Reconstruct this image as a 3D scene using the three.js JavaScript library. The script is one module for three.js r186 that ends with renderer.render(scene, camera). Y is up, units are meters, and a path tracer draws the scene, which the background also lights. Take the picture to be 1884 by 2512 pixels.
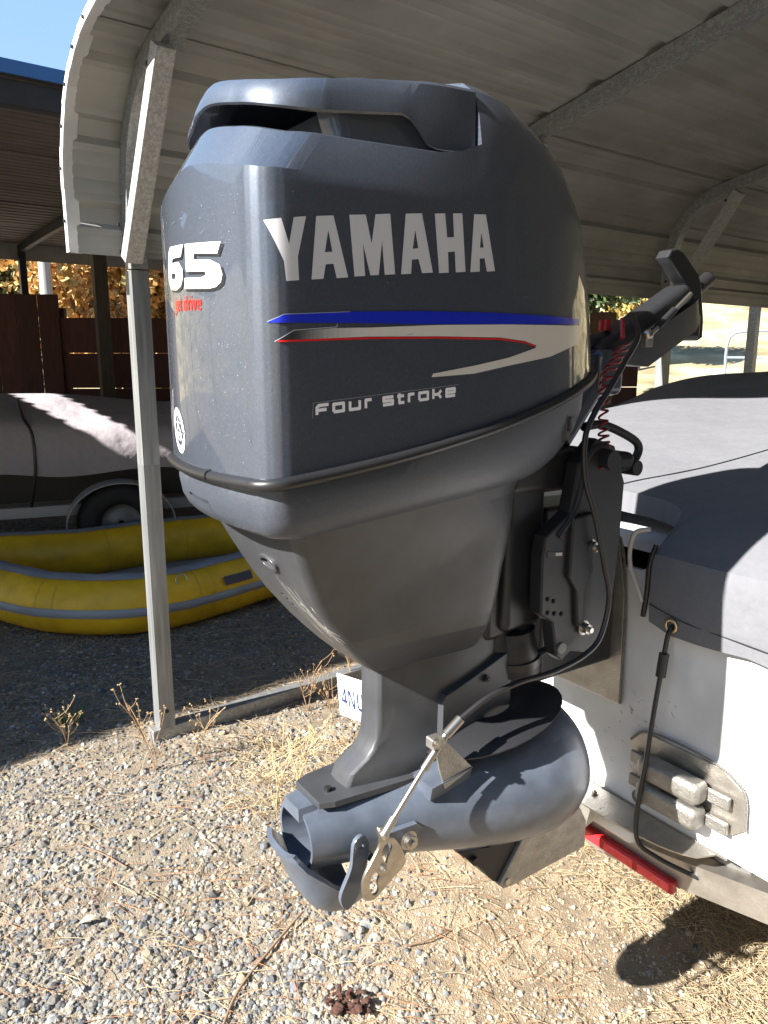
import * as THREE from 'three';
import { RoundedBoxGeometry } from 'three/addons/geometries/RoundedBoxGeometry.js';
import { Brush, Evaluator, SUBTRACTION } from 'three-bvh-csg';
import { mergeGeometries, mergeVertices, toCreasedNormals } from 'three/addons/utils/BufferGeometryUtils.js';

// ---------- camera, sky, sun, exposure ----------
const scene = new THREE.Scene();
const camera = new THREE.PerspectiveCamera(68, 0.75, 0.05, 900);
camera.position.set(0, 1.5, 0);
camera.rotation.x = -11.5 * Math.PI / 180;
const SUN_EL = 34.5 * Math.PI / 180, SUN_H = [-0.845, 0.535];
const sunDir = new THREE.Vector3(SUN_H[0] * Math.cos(SUN_EL), Math.sin(SUN_EL), SUN_H[1] * Math.cos(SUN_EL)).normalize();
// clear autumn sky: pale towards the horizon, bluer overhead, a soft whitish glow round the sun
const skyTex = (() => {
  const W = 512, H = 256, d = new Float32Array(W * H * 4);
  for (let j = 0; j < H; j++) for (let i = 0; i < W; i++) {
    const el = ((j + 0.5) / H - 0.5) * Math.PI, az = ((i + 0.5) / W - 0.5) * 2 * Math.PI, v = [Math.cos(el) * Math.cos(az), Math.sin(el), Math.cos(el) * Math.sin(az)];
    const t = Math.pow(Math.max(0, v[1]), 0.55), c = v[0] * sunDir.x + v[1] * sunDir.y + v[2] * sunDir.z, glow = 0.16 * Math.exp((c - 1) * 14), k = (j * W + i) * 4;
    d[k] = 0.2 * (1 - t) + 0.035 * t + glow; d[k + 1] = 0.275 * (1 - t) + 0.1 * t + glow * 0.96; d[k + 2] = 0.335 * (1 - t) + 0.23 * t + glow * 0.9; d[k + 3] = 1;
  }
  const t = new THREE.DataTexture(d, W, H, THREE.RGBAFormat, THREE.FloatType); t.mapping = THREE.EquirectangularReflectionMapping; t.magFilter = THREE.LinearFilter; t.wrapS = THREE.RepeatWrapping; t.needsUpdate = true; return t;
})();
scene.background = skyTex; scene.environment = skyTex;
const sun = new THREE.DirectionalLight(new THREE.Color(1, 0.94, 0.86), 5);
sun.position.copy(sunDir).multiplyScalar(40);
sun.castShadow = true;
sun.shadow.mapSize.set(4096, 4096);
Object.assign(sun.shadow.camera, { left: -14, right: 14, top: 14, bottom: -14, near: 1, far: 90 });
scene.add(sun, sun.target);
const renderer = new THREE.WebGLRenderer({ antialias: true });
renderer.toneMapping = THREE.LinearToneMapping;
renderer.toneMappingExposure = 3.9;
renderer.shadowMap.enabled = true;

// ---------- helpers ----------
function rngOf(seed) { let a = seed >>> 0; return () => { a = (a + 0x6D2B79F5) >>> 0; let t = a; t = Math.imul(t ^ (t >>> 15), t | 1); t ^= t + Math.imul(t ^ (t >>> 7), t | 61); return ((t ^ (t >>> 14)) >>> 0) / 4294967296; }; }
const V = (x, y, z) => new THREE.Vector3(x, y, z);
const D2R = Math.PI / 180;
const lerp = (a, b, t) => a + (b - a) * t;
const clamp01 = t => Math.max(0, Math.min(1, t));
const smooth = (a, b, x) => { const t = clamp01((x - a) / (b - a)); return t * t * (3 - 2 * t); };
function table(x, xs, ys) { if (x <= xs[0]) return ys[0]; for (let i = 1; i < xs.length; i++) if (x <= xs[i]) return lerp(ys[i - 1], ys[i], (x - xs[i - 1]) / (xs[i] - xs[i - 1])); return ys[ys.length - 1]; }
const taken = {};
function numbered(name) { const n = taken[name] = (taken[name] ?? -1) + 1; return n ? name + '_' + String(n).padStart(3, '0') : name; }
function thing(name, label, category, pos = [0, 0, 0], turn = 0, group) {
  const o = new THREE.Group(); o.name = numbered(name); o.position.set(...pos); o.rotation.y = turn;
  o.userData = { label, category }; if (group) o.userData.group = group; scene.add(o); return o;
}
function sized(o, k) { o.scale.setScalar(k); return o; }
function part(name, geo, mat, parent, label) {
  const m = new THREE.Mesh(geo, mat); m.name = name; m.castShadow = m.receiveShadow = true; parent.add(m);
  if (label) m.userData.label = label; return m;
}
function structure(name, geo, mat) { const m = new THREE.Mesh(geo, mat); m.name = name; m.castShadow = m.receiveShadow = true; m.userData.kind = 'structure'; scene.add(m); return m; }
// 2D value noise that tiles with period p
function hash2(x, y, s) { let h = Math.imul(x, 374761393) ^ Math.imul(y, 668265263) ^ Math.imul(s, 2246822519); h = Math.imul(h ^ (h >>> 13), 1274126177); return ((h ^ (h >>> 16)) >>> 0) / 4294967296; }
function vnoise(x, y, p, s) {
  const xi = Math.floor(x), yi = Math.floor(y), fx = x - xi, fy = y - yi, u = fx * fx * (3 - 2 * fx), v = fy * fy * (3 - 2 * fy);
  const w = n => ((n % p) + p) % p, a = w(xi), b = w(xi + 1), c = w(yi), d = w(yi + 1);
  return lerp(lerp(hash2(a, c, s), hash2(b, c, s), u), lerp(hash2(a, d, s), hash2(b, d, s), u), v);
}
function fbm(u, v, base, oct, s) { let t = 0, a = 0.5, n = 0, f = base; for (let i = 0; i < oct; i++) { t += a * vnoise(u * f, v * f, f, s + i * 17); n += a; a *= 0.5; f *= 2; } return t / n; }
function tex(size, fn, { srgb = true, repeat = 1 } = {}) {
  const d = new Uint8Array(size * size * 4);
  for (let j = 0; j < size; j++) for (let i = 0; i < size; i++) { const c = fn(i / size, j / size), k = (j * size + i) * 4; for (let q = 0; q < 3; q++) d[k + q] = Math.max(0, Math.min(255, Math.round(255 * (Array.isArray(c) ? c[q] : c)))); d[k + 3] = 255; }
  const t = new THREE.DataTexture(d, size, size); t.wrapS = t.wrapT = THREE.RepeatWrapping; t.magFilter = THREE.LinearFilter; t.minFilter = THREE.LinearMipmapLinearFilter; t.generateMipmaps = true;
  if (srgb) t.colorSpace = THREE.SRGBColorSpace; t.repeat.set(repeat, repeat); t.needsUpdate = true; return t;
}
const rgb = (r, g, b) => new THREE.Color().setRGB(r, g, b);
function std(c, roughness = 0.6, metalness = 0, extra = {}) { return new THREE.MeshStandardMaterial({ color: rgb(...c), roughness, metalness, side: THREE.DoubleSide, ...extra }); }
function phys(c, roughness, metalness, extra = {}) { return new THREE.MeshPhysicalMaterial({ color: rgb(...c), roughness, metalness, side: THREE.DoubleSide, ...extra }); }
// uv in metres from the dominant axis of each face
function boxUV(g, s = 1) {
  g = g.index ? g.toNonIndexed() : g; const p = g.attributes.position; if (!g.attributes.normal) g.computeVertexNormals();
  const uv = new Float32Array(p.count * 2), a = V(0, 0, 0), b = V(0, 0, 0), c = V(0, 0, 0);
  for (let i = 0; i < p.count; i += 3) {
    a.fromBufferAttribute(p, i); b.fromBufferAttribute(p, i + 1); c.fromBufferAttribute(p, i + 2);
    const n = b.clone().sub(a).cross(c.clone().sub(a)), x = Math.abs(n.x), y = Math.abs(n.y), z = Math.abs(n.z);
    [a, b, c].forEach((q, k) => { const [u, v] = x >= y && x >= z ? [q.z, q.y] : y >= z ? [q.x, q.z] : [q.x, q.y]; uv[(i + k) * 2] = u * s; uv[(i + k) * 2 + 1] = v * s; });
  }
  g.setAttribute('uv', new THREE.BufferAttribute(uv, 2)); return g;
}
function gridGeo(nu, nv, f, { closeU = false, flip = false } = {}) {
  const pos = [], uv = [], idx = [], cols = closeU ? nu : nu + 1;
  for (let j = 0; j <= nv; j++) for (let i = 0; i < cols; i++) { const p = f(i / nu, j / nv, i, j); pos.push(p[0], p[1], p[2]); uv.push(p[3] ?? i / nu, p[4] ?? j / nv); }
  for (let j = 0; j < nv; j++) for (let i = 0; i < nu; i++) { const a = j * cols + i, b = j * cols + (i + 1) % cols, c = a + cols, d = b + cols; if (flip) idx.push(a, c, b, b, c, d); else idx.push(a, b, c, b, d, c); }
  const g = new THREE.BufferGeometry(); g.setAttribute('position', new THREE.Float32BufferAttribute(pos, 3)); g.setAttribute('uv', new THREE.Float32BufferAttribute(uv, 2)); g.setIndex(idx); g.computeVertexNormals(); return g;
}
// closed shell of even thickness from a surface
function shellGeo(nu, nv, f, t) {
  const a = gridGeo(nu, nv, f), n = a.attributes.normal, p = a.attributes.position, cols = nu + 1;
  const pos = [], idx = [...a.index.array], N = p.count;
  for (let i = 0; i < N; i++) pos.push(p.getX(i), p.getY(i), p.getZ(i));
  for (let i = 0; i < N; i++) pos.push(p.getX(i) - n.getX(i) * t, p.getY(i) - n.getY(i) * t, p.getZ(i) - n.getZ(i) * t);
  for (let i = 0; i < a.index.count; i += 3) idx.push(N + a.index.getX(i), N + a.index.getX(i + 2), N + a.index.getX(i + 1));
  const side = (q, r) => idx.push(q, N + q, r, r, N + q, N + r);
  for (let i = 0; i < nu; i++) { side(i + 1, i); side(nv * cols + i, nv * cols + i + 1); }
  for (let j = 0; j < nv; j++) { side(j * cols, (j + 1) * cols); side((j + 1) * cols + nu, j * cols + nu); }
  const g = new THREE.BufferGeometry(); g.setAttribute('position', new THREE.Float32BufferAttribute(pos, 3)); g.setIndex(idx);
  return boxUV(toCreasedNormals(g, 0.7));
}
// loft through rings of equal length, ends closed by fans
function loft(rings, { caps = [true, true], crease = 0.5, uvs = 1 } = {}) {
  const n = rings[0].length, pos = [], idx = [];
  for (const r of rings) for (const p of r) pos.push(...p);
  for (let j = 0; j + 1 < rings.length; j++) for (let i = 0; i < n; i++) { const a = j * n + i, b = j * n + (i + 1) % n, c = a + n, d = b + n; idx.push(a, b, c, b, d, c); }
  const fan = (r, base, flip) => { const c = [0, 0, 0]; r.forEach(p => { for (let k = 0; k < 3; k++) c[k] += p[k] / n; }); const ci = pos.length / 3; pos.push(...c); for (let i = 0; i < n; i++) flip ? idx.push(ci, base + i, base + (i + 1) % n) : idx.push(ci, base + (i + 1) % n, base + i); };
  if (caps[0]) fan(rings[0], 0, false);
  if (caps[1]) fan(rings[rings.length - 1], (rings.length - 1) * n, true);
  const P = i => V(pos[i * 3], pos[i * 3 + 1], pos[i * 3 + 2]); let vol = 0; for (let i = 0; i < idx.length; i += 3) vol += P(idx[i]).dot(P(idx[i + 1]).cross(P(idx[i + 2])));
  if (vol < 0) for (let i = 0; i < idx.length; i += 3) { const t = idx[i]; idx[i] = idx[i + 1]; idx[i + 1] = t; }
  const g = new THREE.BufferGeometry(); g.setAttribute('position', new THREE.Float32BufferAttribute(pos, 3)); g.setIndex(idx);
  return boxUV(toCreasedNormals(g, crease), uvs);
}
function tube(pts, r, seg = 24, rad = 8, closed = false) { const g = new THREE.TubeGeometry(new THREE.CatmullRomCurve3(pts.map(p => V(...p)), closed, 'centripetal'), seg, r, rad, closed); return g; }
function rod(a, b, r, rad = 12, r2 = r) {
  const A = V(...a), B = V(...b), g = new THREE.CylinderGeometry(r2, r, A.distanceTo(B), rad); g.translate(0, A.distanceTo(B) / 2, 0);
  g.applyQuaternion(new THREE.Quaternion().setFromUnitVectors(V(0, 1, 0), B.clone().sub(A).normalize())); g.translate(A.x, A.y, A.z); return g;
}
// rectangular bar from a to b; w across 'side', h along the other
function bar(a, b, w, h, side = V(0, 0, 1), round = 0.004) {
  const A = V(...a), B = V(...b), L = A.distanceTo(B), y = B.clone().sub(A).normalize(), x = side.clone().addScaledVector(y, -side.dot(y)).normalize(), z = x.clone().cross(y);
  const g = new RoundedBoxGeometry(w, L, h, 2, Math.min(round, w / 3, h / 3)); g.translate(0, L / 2, 0); g.applyMatrix4(new THREE.Matrix4().makeBasis(x, y, z)); g.translate(A.x, A.y, A.z); return boxUV(g);
}
function box(cx, cy, cz, w, h, d, r = 0.004) { const g = new RoundedBoxGeometry(w, h, d, 2, Math.min(r, w / 2.2, h / 2.2, d / 2.2)); g.translate(cx, cy, cz); return boxUV(g); }
// plate: outline in (x,y) at plane z, extruded by t towards -z
function plate(pts, z, t, holes = [], bevel = 0.001) {
  const s = new THREE.Shape(pts.map(p => new THREE.Vector2(...p))); holes.forEach(h => s.holes.push(new THREE.Path(h.map(p => new THREE.Vector2(...p)))));
  const g = new THREE.ExtrudeGeometry(s, { depth: t, bevelEnabled: bevel > 0, bevelThickness: bevel, bevelSize: bevel, bevelSegments: 2, curveSegments: 10 }); g.translate(0, 0, z - t); return boxUV(g);
}
function circlePts(cx, cy, r, n = 14) { return Array.from({ length: n }, (_, i) => [cx + r * Math.cos(-2 * Math.PI * i / n), cy + r * Math.sin(-2 * Math.PI * i / n)]); }
function smoothPts(pts, n = 60) { return new THREE.CatmullRomCurve3(pts.map(p => V(p[0], p[1], 0)), true, 'centripetal').getPoints(n).slice(0, -1).map(p => [p.x, p.y]); }
function hexBolt(x, y, z, r, t, dir = 'z') { // head, washer and stud end
  const a = new THREE.CylinderGeometry(r, r, t, 6), b = new THREE.CylinderGeometry(r * 1.35, r * 1.35, t * 0.25, 16), c = new THREE.CylinderGeometry(r * 0.5, r * 0.5, t * 0.6, 10);
  a.translate(0, t * 0.7, 0); b.translate(0, t * 0.12, 0); c.translate(0, t * 1.4, 0); const g = mergeGeometries([a, b, c]);
  if (dir === 'z') g.rotateX(Math.PI / 2); if (dir === 'x') g.rotateZ(Math.PI / 2); g.translate(x, y, z); return g;
}
function canvasTex(w, h, draw) { const c = document.createElement('canvas'); c.width = w; c.height = h; const q = c.getContext('2d'); q.clearRect(0, 0, w, h); draw(q, w, h); const t = new THREE.CanvasTexture(c); t.colorSpace = THREE.SRGBColorSpace; t.anisotropy = 8; return t; }

// ---------- materials ----------
const flake = tex(512, (u, v) => { const i = Math.floor(u * 512), j = Math.floor(v * 512), h = hash2(i, j, 5); return 0.74 + 0.1 * fbm(u, v, 64, 2, 3) + (h > 0.95 ? 0.3 : 0) * hash2(i, j, 9) + (hash2(Math.floor(u * 170), Math.floor(v * 170), 77) > 0.988 ? 0.14 : 0); });
const grime = tex(512, (u, v) => 0.78 + 0.22 * fbm(u, v, 6, 6, 21));
const streak = tex(512, (u, v) => 0.7 + 0.3 * fbm(u * 0.999, v * 0.125, 40, 4, 33) * 1.0);
const spangle = tex(512, (u, v) => 0.6 + 0.4 * (0.6 * fbm(u, v, 24, 3, 41) + 0.4 * hash2(Math.floor(u * 90), Math.floor(v * 90), 7)));
const weave = tex(256, (u, v) => 0.82 + 0.12 * (((Math.floor(u * 128) + Math.floor(v * 128)) & 1)) + 0.06 * fbm(u, v, 12, 4, 8));
const fineBump = tex(512, (u, v) => fbm(u, v, 40, 5, 61), { srgb: false });
const wrinkle = tex(512, (u, v) => Math.pow(fbm(u, v, 4, 5, 71), 1.4), { srgb: false });
const rep = (t, r, ry = r) => { const c = t.clone(); c.repeat.set(r, ry); c.needsUpdate = true; return c; };
const MAT = {
  cowl: phys([0.104, 0.127, 0.17], 0.48, 0.4, { map: rep(flake, 5), clearcoat: 1, clearcoatRoughness: 0.04 }),
  satin: phys([0.064, 0.068, 0.077], 0.48, 0.2, { map: rep(grime, 3), clearcoat: 0.15, clearcoatRoughness: 0.3 }),
  jet: phys([0.115, 0.14, 0.185], 0.4, 0.2, { map: rep(grime, 5), clearcoat: 0.4, clearcoatRoughness: 0.25 }),
  rubber: std([0.016, 0.016, 0.018], 0.38),
  blackPlastic: std([0.016, 0.017, 0.02], 0.42),
  pan: phys([0.095, 0.112, 0.145], 0.52, 0.2, { map: rep(flake, 5), clearcoat: 0.2, clearcoatRoughness: 0.3 }),
  darkMetal: std([0.028, 0.029, 0.032], 0.48, 0.3, { map: rep(grime, 4) }),
  stainless: std([0.6, 0.57, 0.52], 0.32, 0.95, { map: rep(grime, 12) }),
  aluminium: std([0.62, 0.59, 0.54], 0.42, 0.9, { map: rep(grime, 5), bumpMap: rep(fineBump, 6), bumpScale: 0.0006 }),
  castAlu: std([0.42, 0.41, 0.385], 0.5, 0.85, { map: rep(grime, 9), bumpMap: rep(fineBump, 10), bumpScale: 0.0012 }),
  galv: std([0.5, 0.52, 0.53], 0.5, 0.65, { map: rep(spangle, 4), bumpMap: rep(fineBump, 4), bumpScale: 0.0004 }),
  galvLeg: std([0.33, 0.35, 0.36], 0.5, 0.55, { map: rep(streak, 2.2, 0.9), bumpMap: rep(fineBump, 4), bumpScale: 0.0004 }),
  galvWorn: std([0.62, 0.62, 0.6], 0.6, 0.35, { map: rep(spangle, 7), bumpMap: rep(fineBump, 5), bumpScale: 0.001 }),
  roof: std([0.37, 0.37, 0.35], 0.5, 0.1, { map: rep(grime, 0.8) }),
  roofDark: std([0.2, 0.17, 0.15], 0.6, 0.1, { map: rep(grime, 0.8) }),
  trim: std([0.8, 0.81, 0.82], 0.45, 0, { map: rep(grime, 1.5) }),
  hull: std([0.76, 0.775, 0.8], 0.42, 0, { map: rep(grime, 1.2) }),
  cover: std([0.165, 0.172, 0.195], 0.85, 0, { map: rep(weave, 9), bumpMap: rep(wrinkle, 2.2), bumpScale: 0.006 }),
  red: std([0.4, 0.012, 0.016], 0.25),
  white: std([0.8, 0.8, 0.8], 0.4),
};

// ---------- ground, hills ----------
const gravelness = (x, z) => clamp01(smooth(0.08, -0.42, x + 0.35 * (fbm(x * 0.09 + 9.3, z * 0.09 + 4.1, 8, 3, 5) - 0.5) * 2 - 0.12 * (z + 2)) * 0.98 + 0.02);
function groundH(x, z) { const n = fbm(((x / 8) % 1 + 1) % 1, ((z / 8) % 1 + 1) % 1, 10, 6, 101); const f = smooth(30, 8, Math.hypot(x, z)); return (n - 0.5) * 0.075 * f; }
{
  const axis = (near0, near1, step, far) => { const a = []; for (let t = near0; t <= near1 + 1e-6; t += step) a.push(t); let d = step; for (let t = near1; t < far;) { d *= 1.22; t += d; a.push(t); } d = step; for (let t = near0; t > -far;) { d *= 1.22; t -= d; a.unshift(t); } return a; };
  const xs = axis(-3.2, 2.2, 0.02, 150), zs = axis(-5.6, -0.9, 0.02, 150);
  const g = gridGeo(xs.length - 1, zs.length - 1, (u, v, i, j) => [xs[i], groundH(xs[i], zs[j]), zs[j], xs[i], zs[j]], { flip: true });
  const p = g.attributes.position, col = new Float32Array(p.count * 3);
  for (let i = 0; i < p.count; i++) {
    const x = p.getX(i), z = p.getZ(i), k = gravelness(x, z), n = fbm(((x / 5) % 1 + 1) % 1, ((z / 5) % 1 + 1) % 1, 7, 5, 55);
    const a = [lerp(0.41, 0.3, k), lerp(0.34, 0.268, k), lerp(0.25, 0.22, k)];
    for (let q = 0; q < 3; q++) col[i * 3 + q] = a[q] * (0.72 + 0.56 * n);
  }
  g.setAttribute('color', new THREE.BufferAttribute(col, 3));
  const soil = tex(1024, (u, v) => { const n = fbm(u, v, 20, 6, 11), h = hash2(Math.floor(u * 1024), Math.floor(v * 1024), 13); return [0.62 + 0.38 * n + 0.08 * (h - 0.5), 0.6 + 0.38 * n + 0.08 * (h - 0.5), 0.57 + 0.38 * n + 0.08 * (h - 0.5)]; });
  const soilBump = tex(1024, (u, v) => 0.6 * fbm(u, v, 48, 5, 19) + 0.4 * hash2(Math.floor(u * 512), Math.floor(v * 512), 23), { srgb: false });
  structure('ground', g, std([1, 1, 1], 0.95, 0, { vertexColors: true, map: rep(soil, 0.9), bumpMap: rep(soilBump, 1.1), bumpScale: 0.006 }));
}
{
  // dry hills round the yard
  const hillH = (x, z) => { const r = Math.hypot(x, z), a = Math.atan2(x, -z), n = fbm(((x / 90) % 1 + 1) % 1, ((z / 90) % 1 + 1) % 1, 5, 5, 202) - 0.5; const back = 0.55 + 0.45 * Math.cos(a - 0.4); return -0.6 + Math.max(0, r - 15) * (0.1 + 0.1 * back) * (1 + 0.5 * n) * smooth(14, 40, r) + n * 3 * smooth(15, 40, r) + (r > 15 ? smooth(14, 22, r) * 0.5 : 0); };
  const g = gridGeo(120, 40, (u, v) => { const a = u * Math.PI * 2, r = 13 + 130 * v * v, x = Math.sin(a) * r, z = -Math.cos(a) * r; return [x, hillH(x, z), z, x, z]; }, { closeU: true, flip: true });
  const grassTex = tex(512, (u, v) => { const n = Math.pow(fbm(u, v, 12, 7, 301), 1.6) * 1.3, m = smooth(0.5, 0.7, fbm(u, v, 9, 4, 305)); return [0.66 + 0.34 * n - 0.16 * m, 0.6 + 0.36 * n - 0.13 * m, 0.46 + 0.36 * n - 0.1 * m]; });
  structure('hillside', g, std([0.6, 0.56, 0.48], 1, 0, { map: rep(grassTex, 0.09) }));
  scene.userData.hillH = hillH;
}
// ---------- galvanised carport over the boat (local: x along its length, z inwards) ----------
const QP = [-0.877, 0, -2.809], CARYAW = 37.6 * D2R;
const CAR = (() => { const c = Math.cos(CARYAW), s = Math.sin(CARYAW); return (a, y, u) => [QP[0] + a * c + u * s, y, QP[2] - a * s + u * c]; })();
{
  const car = thing('metal_carport', 'galvanised steel carport with rounded eaves and pale ribbed roof over the boat', 'carport', QP, CARYAW);
  const WID = 3.66, prof = []; // frame centre line in (u, y)
  const R = 0.39, yc = 2.05, uc = 0.39, slope = 0.2, a1 = Math.atan(slope);
  prof.push([0, 0], [0, 1.0], [0, yc]);
  for (let i = 1; i <= 9; i++) { const a = Math.PI - (Math.PI / 2 - a1) * i / 9; prof.push([uc + R * Math.cos(a), yc + R * Math.sin(a)]); }
  const e = prof[prof.length - 1]; prof.push([WID / 2, e[1] + slope * (WID / 2 - e[0])]);
  const mirror = p => p.map(([u, y]) => [WID - u, y]).reverse(), full = [...prof, ...mirror(prof).slice(1)];
  const nrm = (pts, i) => { const a = pts[Math.max(0, i - 1)], b = pts[Math.min(pts.length - 1, i + 1)], d = Math.hypot(b[0] - a[0], b[1] - a[1]); return [-(b[1] - a[1]) / d, (b[0] - a[0]) / d]; };
  const off = (pts, t) => pts.map((p, i) => { const n = nrm(pts, i); return [p[0] + n[0] * t, p[1] + n[1] * t]; });
  const squareTube = (pts, s, w, h) => { const o = off(pts, h / 2), q = off(pts, -h / 2); return loft(pts.map((p, i) => [[s - w / 2, o[i][1], o[i][0]], [s + w / 2, o[i][1], o[i][0]], [s + w / 2, q[i][1], q[i][0]], [s - w / 2, q[i][1], q[i][0]]]), { crease: 0.5 }); };
  const arches = [0, 1.65, 3.3, 4.95, 6.6];
  for (const s of arches) for (const side of [0, 1]) {
    const M = p => side ? mirror(p) : p, f = u => side ? WID - u : u;
    part('leg', squareTube([[f(0), 0.06], [f(0), 0.9], [f(0), 1.8]], s, 0.062, 0.062), MAT.galvLeg, car);
    part('roof_bow', squareTube(M(prof.slice(2).map(p => [p[0], p[1]])), s, 0.061, 0.061), MAT.galv, car);
    part('leg_sleeve', squareTube([[f(0), 1.805], [f(0), 1.95], [f(0), 2.048]], s, 0.0605, 0.0605), MAT.galv, car);
    const k = part('knee_brace', bar([s - 0.033, 1.83, f(0.05)], [s - 0.033, 2.4, f(0.42)], 0.062, 0.05, V(1, 0, 0), 0.003), MAT.galvWorn, car);
    for (const [yy, uu] of [[1.86, 0.02], [1.95, 0.02], [2.36, 0.36]]) part('brace_screw', new THREE.CylinderGeometry(0.008, 0.008, 0.006, 8).rotateZ(Math.PI / 2).translate(s - 0.062, yy, f(uu)), MAT.darkMetal, k);
  }
  for (const u of [0, WID]) part('base_rail', bar([-0.06, 0.03, u], [6.9, 0.03, u], 0.06, 0.06, V(0, 0, 1), 0.004), MAT.galv, car);
  part('leg_screw', new THREE.CylinderGeometry(0.008, 0.008, 0.006, 8).rotateX(Math.PI / 2).translate(0.0, 0.13, 0.031), MAT.darkMetal, car);
  // roof skin: arc-length profile outside the frame, cut into sheets, each with raised ribs that run along the carport
  const skin = off([[0, 1.85], [0, 1.95], ...full.slice(2, -2), [WID, 1.95], [WID, 1.85]], 0.034), cum = [0];
  for (let i = 1; i < skin.length; i++) cum.push(cum[i - 1] + Math.hypot(skin[i][0] - skin[i - 1][0], skin[i][1] - skin[i - 1][1]));
  const at = t => { t = Math.max(0, Math.min(cum[cum.length - 1], t)); let i = 1; while (i < cum.length - 1 && cum[i] < t) i++; const k = (t - cum[i - 1]) / (cum[i] - cum[i - 1]), a = skin[i - 1], b = skin[i], na = nrm(skin, i - 1), nb = nrm(skin, i); return [lerp(a[0], b[0], k), lerp(a[1], b[1], k), lerp(na[0], nb[0], k), lerp(na[1], nb[1], k)]; };
  const total = cum[cum.length - 1], sheet = total / 6, S0 = -0.2, S1 = 7.0;
  for (let n = 0; n < 6; n++) {
    const t0 = n * sheet - (n ? 0.02 : 0), t1 = (n + 1) * sheet + (n < 5 ? 0.02 : 0), pts = [], lift = (n % 2) * 0.0035;
    const flat = (t, h) => { const p = at(t); pts.push([p[0] + p[2] * (h + lift), p[1] + p[3] * (h + lift)]); };
    const ribs = 3, w = (t1 - t0) / ribs;
    flat(t0, 0);
    for (let r = 0; r < ribs; r++) { const c = t0 + w * (r + 0.5); for (const m of [-0.42, -0.25]) { flat(c + m * w - 0.008, 0); flat(c + m * w, 0.0016); flat(c + m * w + 0.008, 0); } flat(c - 0.045, 0); flat(c - 0.026, 0.02); flat(c + 0.026, 0.02); flat(c + 0.045, 0); for (const m of [0.25, 0.42]) { flat(c + m * w - 0.008, 0); flat(c + m * w, 0.0016); flat(c + m * w + 0.008, 0); } }
    flat(t1, 0);
    // rounded parts need more points: insert between far neighbours
    const fine = []; for (let i = 0; i < pts.length; i++) fine.push(pts[i]);
    const g = gridGeo(1, fine.length - 1, (u, v, i, j) => [lerp(S0, S1, i), fine[j][1], fine[j][0], lerp(S0, S1, i), j * 0.03]);
    const out = gridGeo(1, fine.length - 1, (u, v, i, j) => { const nn = nrm(fine, j); return [lerp(S0, S1, i), fine[j][1] + nn[1] * 0.0012, fine[j][0] + nn[0] * 0.0012, lerp(S0, S1, i), j * 0.03]; });
    part('roof_panel', mergeGeometries([toCreasedNormals(g, 0.3), toCreasedNormals(out, 0.3)]), MAT.roof, car);
  }
  // white edge trim along the open end, in short lapped lengths
  const te = off(skin, 0.012), ti = off(skin, -0.018);
  for (let i = 0; i + 1 < skin.length; i += 2) {
    const a = i, b = Math.min(skin.length - 1, i + 2), lap = (i / 2 % 2) * 0.0015, rr = [];
    for (let k = a; k <= b; k++) rr.push([[S0 - 0.022 - lap, te[k][1], te[k][0]], [S0 + 0.03, te[k][1], te[k][0]], [S0 + 0.03, te[k][1] - 0.0, te[k][0]].map((v, q) => v - (q === 0 ? 0 : (q === 1 ? (te[k][1] - ti[k][1]) * 0.1 : (te[k][0] - ti[k][0]) * 0.1))), [S0 - 0.018 - lap, ti[k][1], ti[k][0]], [S0 - 0.022 - lap, ti[k][1], ti[k][0]]]);
    const t = part('edge_trim', loft(rr, { crease: 0.4 }), MAT.trim, car);
    part('trim_screw', new THREE.CylinderGeometry(0.006, 0.006, 0.005, 8).rotateZ(Math.PI / 2).translate(S0 - 0.026, (te[a + (b > a ? 1 : 0)][1] + ti[a + (b > a ? 1 : 0)][1]) / 2, (te[a + (b > a ? 1 : 0)][0] + ti[a + (b > a ? 1 : 0)][0]) / 2), MAT.darkMetal, t);
  }
}
// ---------- unseen dark shed, added to darken the cowl side and its reflection ----------
{
  const shed = thing('added_dark_shed', 'unseen long dark board shed added beside the boat carport to darken the cowl reflection', 'shed', CAR(3.6, 0, 4.6), CARYAW);
  const wood = [0, 1, 2].map(i => std([[0.05, 0.042, 0.036], [0.065, 0.052, 0.042], [0.04, 0.035, 0.032]][i], 0.9, 0, { map: rep(streak, 1.2) }));
  for (let i = 0; i < 30; i++) part('board', box(-4.35 + i * 0.3, 1.45, 0.004 * (i % 2), 0.292, 2.9, 0.03, 0.004), wood[i % 3], shed);
  part('end_wall', box(-4.5, 1.4, 1.5, 0.06, 2.8, 3), wood[1], shed);
  part('roof', box(0, 2.98, 1.4, 9.4, 0.06, 3.5), MAT.roofDark, shed);
}
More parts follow.
